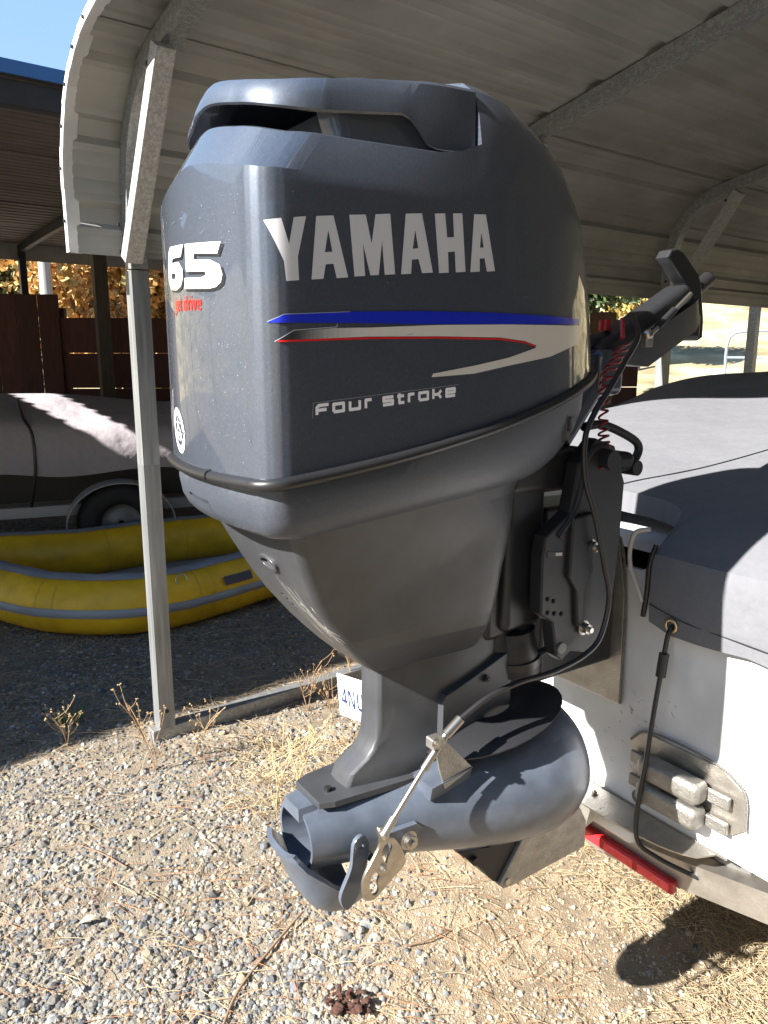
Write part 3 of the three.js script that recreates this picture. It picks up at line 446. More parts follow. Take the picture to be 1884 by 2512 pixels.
decal('number_decal', engine.cowl, engine.cowl, 'x', [-0.105, 0.15, 1.555, 1.7], (q, X0, Y, s) => { const X = a => X0(a + 0.02);
  const six = [[-0.0195, 1.6834], [-0.0298, 1.6648], [-0.0788, 1.6671], [-0.0836, 1.6623], [-0.0805, 1.6595], [-0.0405, 1.6575], [-0.0213, 1.6448], [-0.0195, 1.6305], [-0.031, 1.6171], [-0.055, 1.6129], [-0.091, 1.616], [-0.1095, 1.6309], [-0.1152, 1.6531], [-0.1097, 1.6809], [-0.0959, 1.6881]];
  const hole = [[-0.0875, 1.6433], [-0.0568, 1.6405], [-0.057, 1.6315], [-0.0842, 1.633]];
  const five = [[-0.0094, 1.6827], [0.1094, 1.6741], [0.0995, 1.6571], [0.0266, 1.6641], [0.0272, 1.6547], [0.0806, 1.6495], [0.1057, 1.6405], [0.112, 1.6258], [0.1075, 1.6143], [0.0955, 1.6081], [0.0754, 1.6065], [-0.0127, 1.612], [-0.011, 1.6292], [0.0504, 1.6249], [0.0661, 1.6273], [0.0652, 1.6334], [-0.0034, 1.6387]];
  const both = (dx, dy, c) => { q.fillStyle = c; const o = p => p.map(([a, b]) => [a + dx, b + dy]); q.beginPath(); for (const P of [six, hole]) { o(P).forEach(([a, b], i) => i ? q.lineTo(X(a), Y(b)) : q.moveTo(X(a), Y(b))); q.closePath(); } q.fill('evenodd'); poly(q, X, Y, o(five)); q.fill(); };
  both(0.0075, -0.0045, '#14151a'); both(0, 0, '#f2f2f2');
  q.fillStyle = '#c81f12'; q.save(); q.translate(X(-0.066), Y(1.5785)); q.transform(0.95, 0.03, 0, 1, 0, 0); q.font = 'bold ' + Math.round(0.031 * s) + 'px sans-serif'; const w = q.measureText('jet drive').width; q.scale(0.124 * s / w, 1); q.fillText('jet drive', 0, 0); q.restore();
}, { rough: 0.4, coat: 0.2, px: 4000 });
decal('emission_badge', engine.cowl, engine.cowl, 'x', [-0.132, -0.042, 1.324, 1.414], (q, X, Y, s) => {
  const cx = X(-0.087), cy = Y(1.369), R = 0.042 * s;
  q.fillStyle = '#dfe2e6'; q.beginPath(); q.arc(cx, cy, R, 0, 7); q.arc(cx, cy, R * 0.66, 0, 7, true); q.fill('evenodd');
  const star = (x, y, r, a0) => { q.beginPath(); for (let i = 0; i < 10; i++) { const a = a0 + i * Math.PI / 5, k = i % 2 ? 0.42 : 1; const P = [x + Math.cos(a) * r * k, y + Math.sin(a) * r * k]; i ? q.lineTo(...P) : q.moveTo(...P); } q.closePath(); q.fill(); };
  star(cx, cy - R * 0.28, R * 0.34, -1.57); star(cx - R * 0.28, cy + R * 0.2, R * 0.34, -1.57); star(cx + R * 0.28, cy + R * 0.2, R * 0.34, -1.57);
}, { rough: 0.45, coat: 0.1 });
const spots = (n, seed, a0, a1, b0, b1) => (q, X, Y, s) => { const r = rngOf(seed); for (let i = 0; i < n; i++) { const a = lerp(a0, a1, r()), b = lerp(b0, b1, r()), d = (0.0003 + 0.0006 * r() * r()) * s; q.fillStyle = ['#7f8897', '#717a8a', '#959dab'][i % 3]; q.beginPath(); q.ellipse(X(a), Y(b), d, d * (0.7 + 0.6 * r()), r() * 3, 0, 7); q.fill(); } q.strokeStyle = '#6f7785'; q.lineCap = 'round'; for (let i = 0; i < n / 60; i++) { const a = lerp(a0, a1, r()), b = lerp(b0, b1, r()), t = r() * 6, l = 0.004 + 0.02 * r(); q.lineWidth = 0.0006 * s; q.beginPath(); q.moveTo(X(a), Y(b)); q.lineTo(X(a + l * Math.cos(t)), Y(b + l * Math.sin(t) * 0.4)); q.stroke(); } };
decal('water_spots', engine.cowl, engine.cowl, 'x', [-0.16, 0.19, 1.335, 1.745], spots(520, 301, -0.16, 0.19, 1.335, 1.745), { rough: 0.7, coat: 0, lift: 0.0022 });
decal('water_spots', engine.cowl, engine.cowl, 'z', [0.04, 0.6, 1.42, 1.75], spots(150, 302, 0.04, 0.6, 1.42, 1.75), { rough: 0.7, coat: 0, lift: 0.0024, px: 2600 });
// lower half: pan under the seam, then the tapering fairing
function ringHalf({ xa, xf, wa, wf, rc, b, fl = 0.3, n = 2.6 }, y, zf) {
  const o = [];
  for (let i = 0; i <= 14; i++) { const a = (i / 14) * Math.PI / 2; o.push([xf - fl + fl * Math.pow(Math.cos(a), 2 / n), wf * Math.pow(Math.sin(a), 2 / n)]); }
  for (let i = 1; i <= 12; i++) { const x = lerp(xf - fl, xa + rc, i / 12); o.push([x, zf ? zf(x) : lerp(wf, wa, i / 12)]); }
  for (let i = 1; i <= 8; i++) { const a = (90 + 90 * i / 8) * D2R; o.push([xa + rc + rc * Math.cos(a), wa - rc + rc * Math.sin(a)]); }
  for (let i = 1; i <= 6; i++) { const z = (wa - rc) * (1 - i / 6); o.push([xa - b * (1 - (z / (wa - rc)) ** 2), z]); }
  const full = [...o, ...o.slice(1, -1).reverse().map(p => [p[0], -p[1]])];
  return full.map(([x, z]) => [x, typeof y === 'function' ? y(x) : y, z]);
}
const yb = x => 1.203 + 0.095 * x;
{
  const mix = t => x => lerp(seamY(x), yb(x), t);
  engine.pan = part('lower_pan', loft([
    ringHalf({ xa: 0.012, xf: 0.85, wa: 0.212, wf: 0.216, rc: 0.045, b: 0.026, fl: 0.5 }, x => seamY(x) + 0.002),
    ringHalf({ xa: 0.004, xf: 0.86, wa: 0.221, wf: 0.226, rc: 0.045, b: 0.027, fl: 0.5 }, x => seamY(x) - 0.016),
    ringHalf({ xa: 0.004, xf: 0.855, wa: 0.221, wf: 0.224, rc: 0.045, b: 0.024, fl: 0.49 }, mix(0.4)),
    ringHalf({ xa: 0.008, xf: 0.83, wa: 0.219, wf: 0.215, rc: 0.048, b: 0.021, fl: 0.47 }, mix(0.68)),
    ringHalf({ xa: 0.017, xf: 0.79, wa: 0.213, wf: 0.204, rc: 0.05, b: 0.016, fl: 0.44 }, mix(0.88)),
    ringHalf({ xa: 0.03, xf: 0.76, wa: 0.204, wf: 0.196, rc: 0.05, b: 0.01, fl: 0.42 }, mix(0.98)),
    ringHalf({ xa: 0.05, xf: 0.74, wa: 0.192, wf: 0.187, rc: 0.05, b: 0.002, fl: 0.4 }, x => yb(x) - 0.005),
  ].reverse(), { crease: 0.55 }), MAT.pan, engine);
  const zA = (x, y) => 0.168 - 0.036 * (x - 0.593) + 0.3136 * (y - 1.197), zB = (x, y) => 0.168 + 0.042 * (x - 0.593) + 0.15 * (y - 1.197) - 0.9 * Math.max(0, 0.96 - y) ** 1.3;
  const zz = (x, y) => Math.max(zA(x, y), zB(x, y));
  const rows = [[1.235, 0.058, 0.70, 0.3], [1.20, 0.065, 0.665, 0.22], [1.17, 0.078, 0.645, 0.12], [1.135, 0.094, 0.632, 0.09], [1.10, 0.112, 0.625, 0.08], [1.065, 0.131, 0.618, 0.075], [1.03, 0.153, 0.614, 0.07], [1.0, 0.176, 0.611, 0.07], [0.97, 0.2, 0.608, 0.07], [0.94, 0.227, 0.606, 0.07], [0.915, 0.25, 0.605, 0.07], [0.893, 0.273, 0.604, 0.07], [0.88, 0.29, 0.603, 0.07], [0.873, 0.31, 0.6, 0.07]];
  engine.fairing = part('leg_fairing', loft(rows.map(([y, xa, xf, fl], i) => {
    const yy = x => y + (i < 2 ? 0.087 * x * (i ? 0.5 : 1) - (i ? 0 : 0.012) : 0), pinch = i === rows.length - 1 ? 0.985 : 1;
    return ringHalf({ xa, xf, wa: zz(xa + 0.025, y) * pinch, wf: zz(xf - fl, y) * pinch, rc: 0.022, b: 0.002, fl, n: 2.4 }, yy, x => zz(x, y) * pinch);
  }).reverse(), { crease: 0.13 }), MAT.satin, engine);
  // slots and hatch lines at the back of the pan
  part('side_screw', new THREE.CylinderGeometry(0.008, 0.009, 0.006, 12).rotateX(Math.PI / 2).translate(0.105, 1.215, 0.19), MAT.darkMetal, engine);
  // flush port and idle exhaust holes in the aft face of the fairing
  const aft = y => table(y, [0.873, 0.893, 0.94, 0.97, 1.0, 1.03, 1.065, 1.1, 1.135, 1.17, 1.2], [0.31, 0.273, 0.227, 0.2, 0.176, 0.153, 0.131, 0.112, 0.094, 0.078, 0.065]);
  const slope = Math.atan2(aft(1.06) - aft(1.16), 0.1);
  const place = (g, y, z, d = 0) => g.rotateY(-Math.PI / 2).rotateZ(slope).translate(aft(y) - 0.002 - d, y, z);
  const oval = (a, b) => Array.from({ length: 24 }, (_, i) => [a * Math.cos(i / 24 * 6.2832), b * Math.sin(i / 24 * 6.2832)]);
  const port = part('flush_port', place(plate(oval(0.034, 0.018), 0.004, 0.006, [oval(0.027, 0.012).reverse()], 0.001), 1.125, 0.02), MAT.satin, engine);
  part('port_lip', place(plate(oval(0.022, 0.003), -0.004, 0.003, [], 0.0005), 1.12, 0.02), MAT.stainless, port);
  const cut = (target, geos) => { const ev = new Evaluator(); ev.attributes = ['position', 'normal', 'uv']; let A = new Brush(target.geometry); A.updateMatrixWorld(); for (const g of geos) { const B = new Brush(g); B.updateMatrixWorld(); A = ev.evaluate(A, B, SUBTRACTION); } target.geometry = A.geometry; target.geometry.clearGroups(); };
  const deep = (a, b, y, z) => place(plate(oval(a, b), 0.02, 0.06, [], 0), y, z);
  cut(engine.fairing, [deep(0.026, 0.0115, 1.125, 0.02), deep(0.008, 0.005, 1.043, -0.017), deep(0.008, 0.005, 1.035, -0.005), deep(0.008, 0.005, 1.026, 0.007)]);
  cut(engine.pan, [plate([[-0.085, 0.003], [0.022, 0], [0.022, -0.006], [-0.085, -0.003]], 0.03, 0.06, [], 0).rotateY(-Math.PI / 2).translate(0, 1.252, 0), plate([[0.018, -0.004], [0.021, -0.004], [0.037, -0.034], [0.034, -0.034]], 0.03, 0.05, [], 0).rotateY(-Math.PI / 2).translate(0, 1.252, 0)]);
}
decal('scratches', engine.fairing, engine.fairing, 'x', [-0.05, 0.13, 0.93, 1.13], (q, X, Y, s) => {
  const r = rngOf(77); q.strokeStyle = '#c2c0ba'; q.lineCap = 'round';
  for (let i = 0; i < 16; i++) { q.lineWidth = (0.0006 + 0.0009 * r()) * s; let a = 0.01 + 0.07 * r(), b = 1.1 - 0.12 * r(); q.beginPath(); q.moveTo(X(a), Y(b)); const n = 4 + Math.floor(r() * 5); for (let k = 0; k < n; k++) { a += 0.002 + 0.006 * r(); b -= 0.006 + 0.012 * r(); q.lineTo(X(a + 0.004 * (r() - 0.5)), Y(b)); } q.stroke(); }
  for (let i = 0; i < 5; i++) { q.lineWidth = 0.0016 * s; let a = 0.05 + 0.06 * r(), b = 1.05 - 0.06 * r(); q.beginPath(); q.moveTo(X(a), Y(b)); for (let k = 0; k < 4; k++) { a += 0.012 * (r() - 0.35); b -= 0.014 * (r() - 0.4); q.lineTo(X(a), Y(b)); } q.stroke(); }
}, { rough: 0.6, coat: 0, lift: 0.0012, px: 3000 });
{
  // leg
  const rows = [[0.9, 0.33, 0.7], [0.86, 0.331, 0.7], [0.8, 0.331, 0.7], [0.74, 0.33, 0.695], [0.7, 0.327, 0.69], [0.68, 0.318, 0.685], [0.663, 0.302, 0.68], [0.65, 0.28, 0.675], [0.638, 0.262, 0.67], [0.615, 0.252, 0.66], [0.6, 0.25, 0.655]];
  part('leg', loft(rows.map(([y, xa, xf]) => ringHalf({ xa, xf, wa: 0.038, wf: 0.066, rc: 0.012, b: 0.002, fl: 0.12 }, y, x => { const t = clamp01((x - xa - 0.012) / 0.2); return lerp(0.038, 0.066, Math.sin(t * Math.PI / 2)); })).reverse(), { crease: 0.5 }), MAT.satin, engine);
  part('foot_plate', plate([[0, 0.05], [0.03, 0.062], [0.2, 0.078], [0.4, 0.085], [0.4, -0.085], [0.2, -0.078], [0.03, -0.062], [0, -0.05]], 0.006, 0.012).rotateX(Math.PI / 2).translate(0.178, 0.605, 0), MAT.satin, engine);
  part('foot_screw', new THREE.CylinderGeometry(0.008, 0.008, 0.008, 6).translate(0.215, 0.616, 0.02), MAT.darkMetal, engine);
  const pan = part('service_panel', plate([[0.472, 0.68], [0.474, 0.765], [0.482, 0.776], [0.547, 0.797], [0.613, 0.82], [0.665, 0.84], [0.672, 0.68]], 0.078, 0.016, [], 0.002), MAT.satin, engine);
  part('panel_bolt', hexBolt(0.592, 0.792, 0.078, 0.0095, 0.008), MAT.darkMetal, pan);
  part('leg_collar', new THREE.CylinderGeometry(0.05, 0.055, 0.11, 20).rotateZ(0.15).translate(0.705, 0.83, 0.055), MAT.darkMetal, engine);
  part('collar_clamp', new THREE.CylinderGeometry(0.058, 0.058, 0.018, 20).rotateZ(0.15).translate(0.71, 0.805, 0.055), MAT.rubber, engine);
  part('collar_stud', rod([0.74, 0.815, 0.09], [0.775, 0.832, 0.1], 0.009), MAT.darkMetal, engine);
  part('splash_plate', shellGeo(28, 8, (u, v) => { const a = u * Math.PI * 2, r = 0.25 + 0.75 * v, x = 0.19 * r * Math.cos(a), z = 0.125 * r * Math.sin(a); return [0.63 + x, 0.705 + 0.17 * x - 0.035 * v * v + 0.012 * v, 0.065 + z]; }, 0.006), MAT.blackPlastic, engine);
  // jet pump housing: rings along x
  const prof = [[0.148, 0.523, 0.073, 0.0], [0.2, 0.522, 0.078, 0.004], [0.3, 0.521, 0.088, 0.016], [0.4, 0.517, 0.1, 0.032], [0.5, 0.513, 0.117, 0.048], [0.6, 0.511, 0.135, 0.058], [0.68, 0.516, 0.152, 0.06], [0.74, 0.522, 0.162, 0.058], [0.79, 0.527, 0.158, 0.056], [0.825, 0.53, 0.143, 0.055], [0.85, 0.531, 0.117, 0.054], [0.866, 0.532, 0.083, 0.053], [0.874, 0.532, 0.036, 0.053]];
  const circ = (x, y, r, zc = 0, n = 40) => Array.from({ length: n }, (_, i) => { const a = -i / n * Math.PI * 2; return [x, y + r * Math.cos(a), zc + r * Math.sin(a)]; });
  const inside = [[0.32, 0.518, 0.05], [0.22, 0.522, 0.058], [0.148, 0.523, 0.0655]];
  const housing = part('jet_housing', loft([...inside.map(p => circ(...p)), ...prof.map(p => circ(...p))], { crease: 0.55 }), MAT.jet, engine);
  part('nozzle_ridge', loft([[0.14, 0.6, 0.03, 0.036], [0.172, 0.602, 0.034, 0.04], [0.2, 0.594, 0.036, 0.046], [0.34, 0.594, 0.046, 0.058], [0.5, 0.594, 0.052, 0.066]].map(([x, t, a, c]) => [[x, t, -a], [x, t, a], [x - 0.002, t - 0.026, c], [x - 0.002, t - 0.026, -c]]), { crease: 0.3 }), MAT.jet, housing);
  part('pivot_boss', rod([0.342, 0.512, 0.07], [0.342, 0.512, 0.124], 0.03, 20, 0.022), MAT.jet, housing);
  part('intake_block', plate([[0.53, 0.37], [0.62, 0.345], [0.74, 0.36], [0.66, 0.24], [0.645, 0.25], [0.6, 0.305]], 0.07, 0.14, [], 0.004), MAT.darkMetal, engine);
  part('intake_block_bolt', new THREE.CylinderGeometry(0.01, 0.01, 0.02, 12).rotateX(Math.PI / 2).translate(0.575, 0.335, 0.075), MAT.darkMetal, engine);
  part('intake_plate', plate([[0.657, 0.238], [0.668, 0.226], [0.70, 0.222], [0.955, 0.228], [0.955, 0.30], [0.93, 0.345], [0.84, 0.35], [0.745, 0.355]], 0.082, 0.164, [], 0.003), MAT.castAlu, engine);
  part('intake_rivet', new THREE.CylinderGeometry(0.009, 0.009, 0.006, 12).rotateX(Math.PI / 2).translate(0.678, 0.24, 0.086), MAT.stainless, engine);
  // reverse gate (cup) under the nozzle
  const spine = new THREE.CatmullRomCurve3([[0.292, 0.343], [0.245, 0.334], [0.207, 0.343], [0.178, 0.367], [0.156, 0.402], [0.139, 0.446], [0.125, 0.484], [0.112, 0.505], [0.108, 0.516]].map(p => V(p[0], p[1], 0)));
  const gate = part('reverse_gate', shellGeo(40, 24, (u, v) => {
    const p = spine.getPoint(u), t = spine.getTangent(u), s = (v - 0.5) * 2, w = table(u, [0, 0.4, 0.7, 1], [0.082, 0.084, 0.08, 0.058]), h = table(u, [0, 0.3, 0.5, 0.75, 1], [0.1, 0.095, 0.055, 0.016, 0.012]);
    const e = Math.abs(s), nx = t.y, ny = -t.x, k = h * Math.pow(e, 3.2);
    return [p.x + nx * k, p.y + ny * k, w * s * (1 - 0.06 * e)];
  }, 0.011), MAT.jet, engine);
  // stainless shift lever, rod and cable bracket
  const lever = smoothPts([[0.2553, 0.582], [0.2667, 0.5795], [0.2786, 0.5525], [0.2921, 0.5451], [0.3196, 0.4796], [0.284, 0.4535], [0.267, 0.4403], [0.2431, 0.4282], [0.2219, 0.4354], [0.2165, 0.4686], [0.2222, 0.4909], [0.2434, 0.5197], [0.2576, 0.5449]], 90);
  const slot1 = smoothPts([[0.2694, 0.5403], [0.2838, 0.539], [0.2887, 0.526], [0.2791, 0.5097], [0.2743, 0.496], [0.2671, 0.5056], [0.2623, 0.5231]], 30).reverse();
  const slot2 = smoothPts([[0.2456, 0.4877], [0.2575, 0.476], [0.2527, 0.4623], [0.255, 0.4455], [0.2502, 0.4363], [0.2384, 0.4393], [0.2325, 0.4509], [0.2362, 0.4783]], 30).reverse();
  const lev = part('shift_lever', plate(lever, 0.152, 0.005, [slot1, slot2], 0.0008), MAT.stainless, engine);
  part('lever_bolt', hexBolt(0.2647, 0.49, 0.152, 0.008, 0.007), MAT.stainless, lev);
  part('link_joint', new THREE.SphereGeometry(0.0105, 14, 10).translate(0.263, 0.571, 0.16), MAT.stainless, lev);
  part('gate_arm', plate(smoothPts([[0.2, 0.40], [0.222, 0.415], [0.245, 0.475], [0.252, 0.535], [0.238, 0.553], [0.221, 0.545], [0.212, 0.49], [0.186, 0.43]], 40), 0.118, 0.008, [circlePts(0.238, 0.53, 0.006)], 0.001), MAT.jet, engine);
  part('gate_pivot', rod([0.263, 0.49, 0.06], [0.263, 0.49, 0.152], 0.008), MAT.darkMetal, engine);
  const tab = part('pivot_tab', plate([[0.29, 0.545], [0.363, 0.5413], [0.373, 0.528], [0.336, 0.4855], [0.327, 0.4706], [0.312, 0.475]], 0.132, 0.01, [], 0.002), MAT.jet, engine);
  part('pivot_nut', hexBolt(0.342, 0.512, 0.132, 0.0155, 0.013), MAT.stainless, tab);
  const link = part('shift_rod', rod([0.388, 0.712, 0.158], [0.263, 0.575, 0.162], 0.0055), MAT.stainless, engine);
  part('rod_sleeve', rod([0.286, 0.6, 0.161], [0.263, 0.574, 0.162], 0.009), MAT.stainless, link);
  part('cable_ferrule', rod([0.456, 0.763, 0.157], [0.418, 0.738, 0.157], 0.011), MAT.stainless, link);
  part('rod_end', rod([0.418, 0.738, 0.157], [0.36, 0.68, 0.159], 0.0085), MAT.stainless, link);
  part('clamp_block', box(0.392, 0.73, 0.155, 0.03, 0.024, 0.028, 0.004), MAT.castAlu, link);
  part('clamp_nut', hexBolt(0.384, 0.736, 0.168, 0.008, 0.006), MAT.stainless, link);
  const br = part('cable_bracket', plate([[0.395, 0.735], [0.41, 0.735], [0.503, 0.632], [0.428, 0.606], [0.413, 0.655]], 0.145, 0.004, [], 0.0006), MAT.castAlu, engine);
  part('bracket_foot', loft([[0.392, 0.62, 0.045], [0.5, 0.635, 0.05]].map(([x, y, h]) => [[x, y, 0.08], [x, y, 0.148], [x + 0.012, y - h, 0.125], [x + 0.012, y - h, 0.08]]), { crease: 0.3 }), MAT.jet, br);
  part('shift_cable', tube([[1.06, 1.6, 0.05], [0.996, 1.548, 0.12], [0.919, 1.493, 0.15], [0.85, 1.43, 0.165], [0.803, 1.383, 0.17], [0.776, 1.337, 0.172], [0.78, 1.24, 0.175], [0.81, 1.161, 0.18], [0.85, 1.03, 0.185], [0.868, 0.966, 0.186], [0.86, 0.9, 0.185], [0.84, 0.858, 0.184], [0.8, 0.834, 0.182], [0.706, 0.815, 0.178], [0.6, 0.812, 0.172], [0.52, 0.795, 0.165], [0.456, 0.763, 0.157]], 0.0064, 120, 10), MAT.rubber, engine);
  // clamp bracket, swivel and tilt gear
  const brk = [[0.77, 1.161], [0.697, 1.116], [0.69, 1.074], [0.692, 0.946], [0.73, 0.919], [0.747, 0.835], [0.762, 0.822], [0.79, 0.84], [0.839, 0.825], [0.892, 0.844], [0.925, 0.947], [0.935, 1.05], [0.94, 1.216], [0.9, 1.30], [0.84, 1.32], [0.79, 1.27]];
  const holes = [[0.706, 0.977], [0.725, 0.969], [0.708, 0.945], [0.729, 0.939], [0.752, 0.934]].map(([x, y]) => circlePts(x, y, 0.0075));
  for (const s of [1, -1]) {
    const c = part('clamp_bracket', plate(brk, s > 0 ? 0.145 : -0.115, 0.03, holes, 0.004), MAT.darkMetal, engine);
    if (s > 0) {
      part('bracket_rib', plate([[0.77, 1.15], [0.825, 1.155], [0.835, 1.02], [0.81, 0.98], [0.815, 0.9], [0.8, 0.9], [0.79, 0.985], [0.765, 1.02]], 0.157, 0.016, [], 0.004), MAT.darkMetal, c);
      part('bracket_rib', tube([[0.73, 1.115, 0.147], [0.78, 1.165, 0.147], [0.8, 1.22, 0.147], [0.815, 1.29, 0.147], [0.86, 1.305, 0.147], [0.92, 1.27, 0.147]], 0.009, 30, 8), MAT.darkMetal, c);
      for (const [x, y] of [[0.832, 1.08], [0.824, 0.887]]) part('mount_bolt', hexBolt(x, y, 0.152, 0.013, 0.016), MAT.stainless, c);
      part('pivot_pin', new THREE.CylinderGeometry(0.013, 0.013, 0.012, 16).rotateX(Math.PI / 2).translate(0.757, 0.85, 0.148), MAT.castAlu, c);
      part('rating_label', plate([[0.699, 1.085], [0.747, 1.079], [0.747, 1.066], [0.699, 1.072]], 0.1502, 0.0012, [], 0), std([0.01, 0.01, 0.012], 0.4), c);
      part('label_patch', plate([[0.724, 1.0795], [0.744, 1.077], [0.744, 1.07], [0.724, 1.0725]], 0.1512, 0.0008, [], 0), std([0.45, 0.43, 0.4], 0.5), c);
    }
  }
  part('swivel_block', box(0.69, 1.07, 0, 0.12, 0.36, 0.19, 0.02), MAT.blackPlastic, engine);
  part('mid_mount', box(0.64, 0.97, 0.0, 0.1, 0.2, 0.15, 0.02), MAT.blackPlastic, engine);
  part('upper_yoke', box(0.74, 1.25, 0, 0.22, 0.1, 0.2, 0.025), MAT.blackPlastic, engine);
  part('tilt_tube', rod([0.87, 1.275, -0.19], [0.87, 1.275, 0.175], 0.022, 20), MAT.darkMetal, engine);
  part('tilt_cylinder', rod([0.78, 0.86, 0], [0.72, 1.0, 0], 0.034, 20), MAT.blackPlastic, engine);
  part('trim_ram', rod([0.73, 0.845, 0.065], [0.695, 0.93, 0.06], 0.024, 18), MAT.darkMetal, engine);
  part('tilt_pump', new THREE.CylinderGeometry(0.03, 0.03, 0.14, 20).translate(0.735, 0.9, -0.06), MAT.darkMetal, engine);
  part('lower_mount', new THREE.CylinderGeometry(0.022, 0.028, 0.12, 18).translate(0.655, 0.9, 0.05), MAT.darkMetal, engine);
  const lt = part('cowl_latch', new THREE.CylinderGeometry(0.024, 0.027, 0.012, 26).rotateX(Math.PI / 2).scale(0.85, 1.45, 1).rotateY(0.42).translate(0.712, 1.364, 0.176), MAT.blackPlastic, engine);
  part('latch_tab', box(0, 0, 0, 0.014, 0.03, 0.008, 0.002).rotateY(0.42).translate(0.716, 1.364, 0.183), MAT.satin, lt);
  // tiller arm over the boat
  const til = part('tiller_arm', bar([0.97, 1.5, 0], [1.31, 1.668, 0], 0.075, 0.05, V(0, 0, 1), 0.018), MAT.blackPlastic, engine);
  part('tiller_case', loft([[1.05, 1.49, 0.03], [1.15, 1.482, 0.036], [1.34, 1.575, 0.036], [1.36, 1.6, 0.03]].map(([x, y, w], i) => { const t = [0.05, 0.07, 0.065, 0.05][i]; return [[x - 0.015, y + t, -w], [x - 0.015, y + t, w], [x + 0.01, y - 0.005, w * 0.8], [x + 0.01, y - 0.005, -w * 0.8]]; }), { crease: 0.3 }), MAT.satin, til);
  part('grip', rod([1.34, 1.655, -0.005], [1.44, 1.71, -0.01], 0.02, 18), MAT.rubber, til);
  part('shift_handle', plate([[1.23, 1.75], [1.24, 1.763], [1.262, 1.768], [1.288, 1.76], [1.356, 1.712], [1.37, 1.69], [1.392, 1.6], [1.394, 1.556], [1.38, 1.55], [1.366, 1.556], [1.352, 1.59], [1.333, 1.662], [1.305, 1.694], [1.245, 1.742]], 0.012, 0.03, [], 0.005), MAT.blackPlastic, til);
  part('handle_base', box(1.33, 1.582, -0.005, 0.1, 0.075, 0.06, 0.015), MAT.blackPlastic, til);
  part('friction_link', rod([1.12, 1.545, 0.048], [1.28, 1.66, 0.052], 0.0055), MAT.stainless, til);
  part('link_sleeve', rod([1.16, 1.575, 0.049], [1.22, 1.618, 0.05], 0.009), MAT.darkMetal, til);
  part('link_knob', new THREE.SphereGeometry(0.014, 14, 10).translate(1.115, 1.555, 0.055), MAT.stainless, til);
  part('link_clamp', box(1.12, 1.54, 0.05, 0.028, 0.03, 0.02, 0.004), MAT.castAlu, til);
  part('tiller_bracket', box(0.99, 1.465, 0, 0.09, 0.11, 0.12, 0.02), MAT.cowl, engine);
  part('tiller_mount', bar([0.84, 1.3, 0], [0.98, 1.46, 0], 0.1, 0.06, V(0, 0, 1), 0.02), MAT.cowl, engine);
  const sw = part('switch_box', box(0.985, 1.535, -0.04, 0.13, 0.045, 0.09, 0.012), MAT.satin, engine);
  part('stop_button', new THREE.CylinderGeometry(0.013, 0.015, 0.026, 18).translate(1.032, 1.578, -0.01), MAT.red, sw);
  part('lock_arm', tube([[0.94, 1.335, 0.02], [1.0, 1.338, 0.02], [1.08, 1.315, 0.02], [1.15, 1.28, 0.02], [1.155, 1.262, 0.02], [1.13, 1.225, 0.02]], 0.011, 40, 10), MAT.darkMetal, engine);
  part('lock_knob', new THREE.CylinderGeometry(0.02, 0.02, 0.05, 16).rotateX(Math.PI / 2).translate(1.125, 1.222, 0.02), MAT.darkMetal, engine);
  part('steering_link', box(1.02, 1.24, 0, 0.2, 0.05, 0.09, 0.02), MAT.darkMetal, engine);
  part('throttle_wires', tube([[1.1, 1.5, -0.02], [1.06, 1.43, -0.03], [0.98, 1.38, -0.02], [0.9, 1.36, 0]], 0.009, 30, 8), MAT.rubber, engine);
}
// red coiled stop-switch cord hanging from the tiller
{
  const cord = thing('stop_switch_cord', 'red coiled stop-switch cord hanging from the black tiller arm', 'cord', E0, YAW); sized(cord, SZ);
  const path = new THREE.CatmullRomCurve3([[0.985, 1.53, 0.09], [0.955, 1.5, 0.1], [0.926, 1.47, 0.1], [0.916, 1.43, 0.1], [0.914, 1.392, 0.1], [0.905, 1.345, 0.11], [0.885, 1.315, 0.13], [0.87, 1.285, 0.145], [0.87, 1.25, 0.15]].map(p => V(...p)));
  const pts = []; const turns = 19, n = turns * 12;
  for (let i = 0; i <= n; i++) { const t = i / n, tt = t < 0.7 ? t * 1.12 : 0.784 + (t - 0.7) * 0.72, p = path.getPoint(Math.min(1, tt)), a = i / 12 * Math.PI * 2, R = 0.0125 * (1 + 0.2 * Math.sin(t * 9)); pts.push([p.x + R * Math.cos(a), p.y + 0.35 * R * Math.sin(a), p.z + R * Math.sin(a)]); }
  part('coil', tube(pts, 0.0027, n * 2, 6), std([0.22, 0.008, 0.01], 0.3), cord);
  part('clip', rod([0.99, 1.545, 0.08], [1.01, 1.59, 0.06], 0.0055), MAT.red, cord);
}
const BO = [-0.2846, 0.105, -1.2406], SB = 0.93; // the boat stands on its trailer in the same direction as the engine

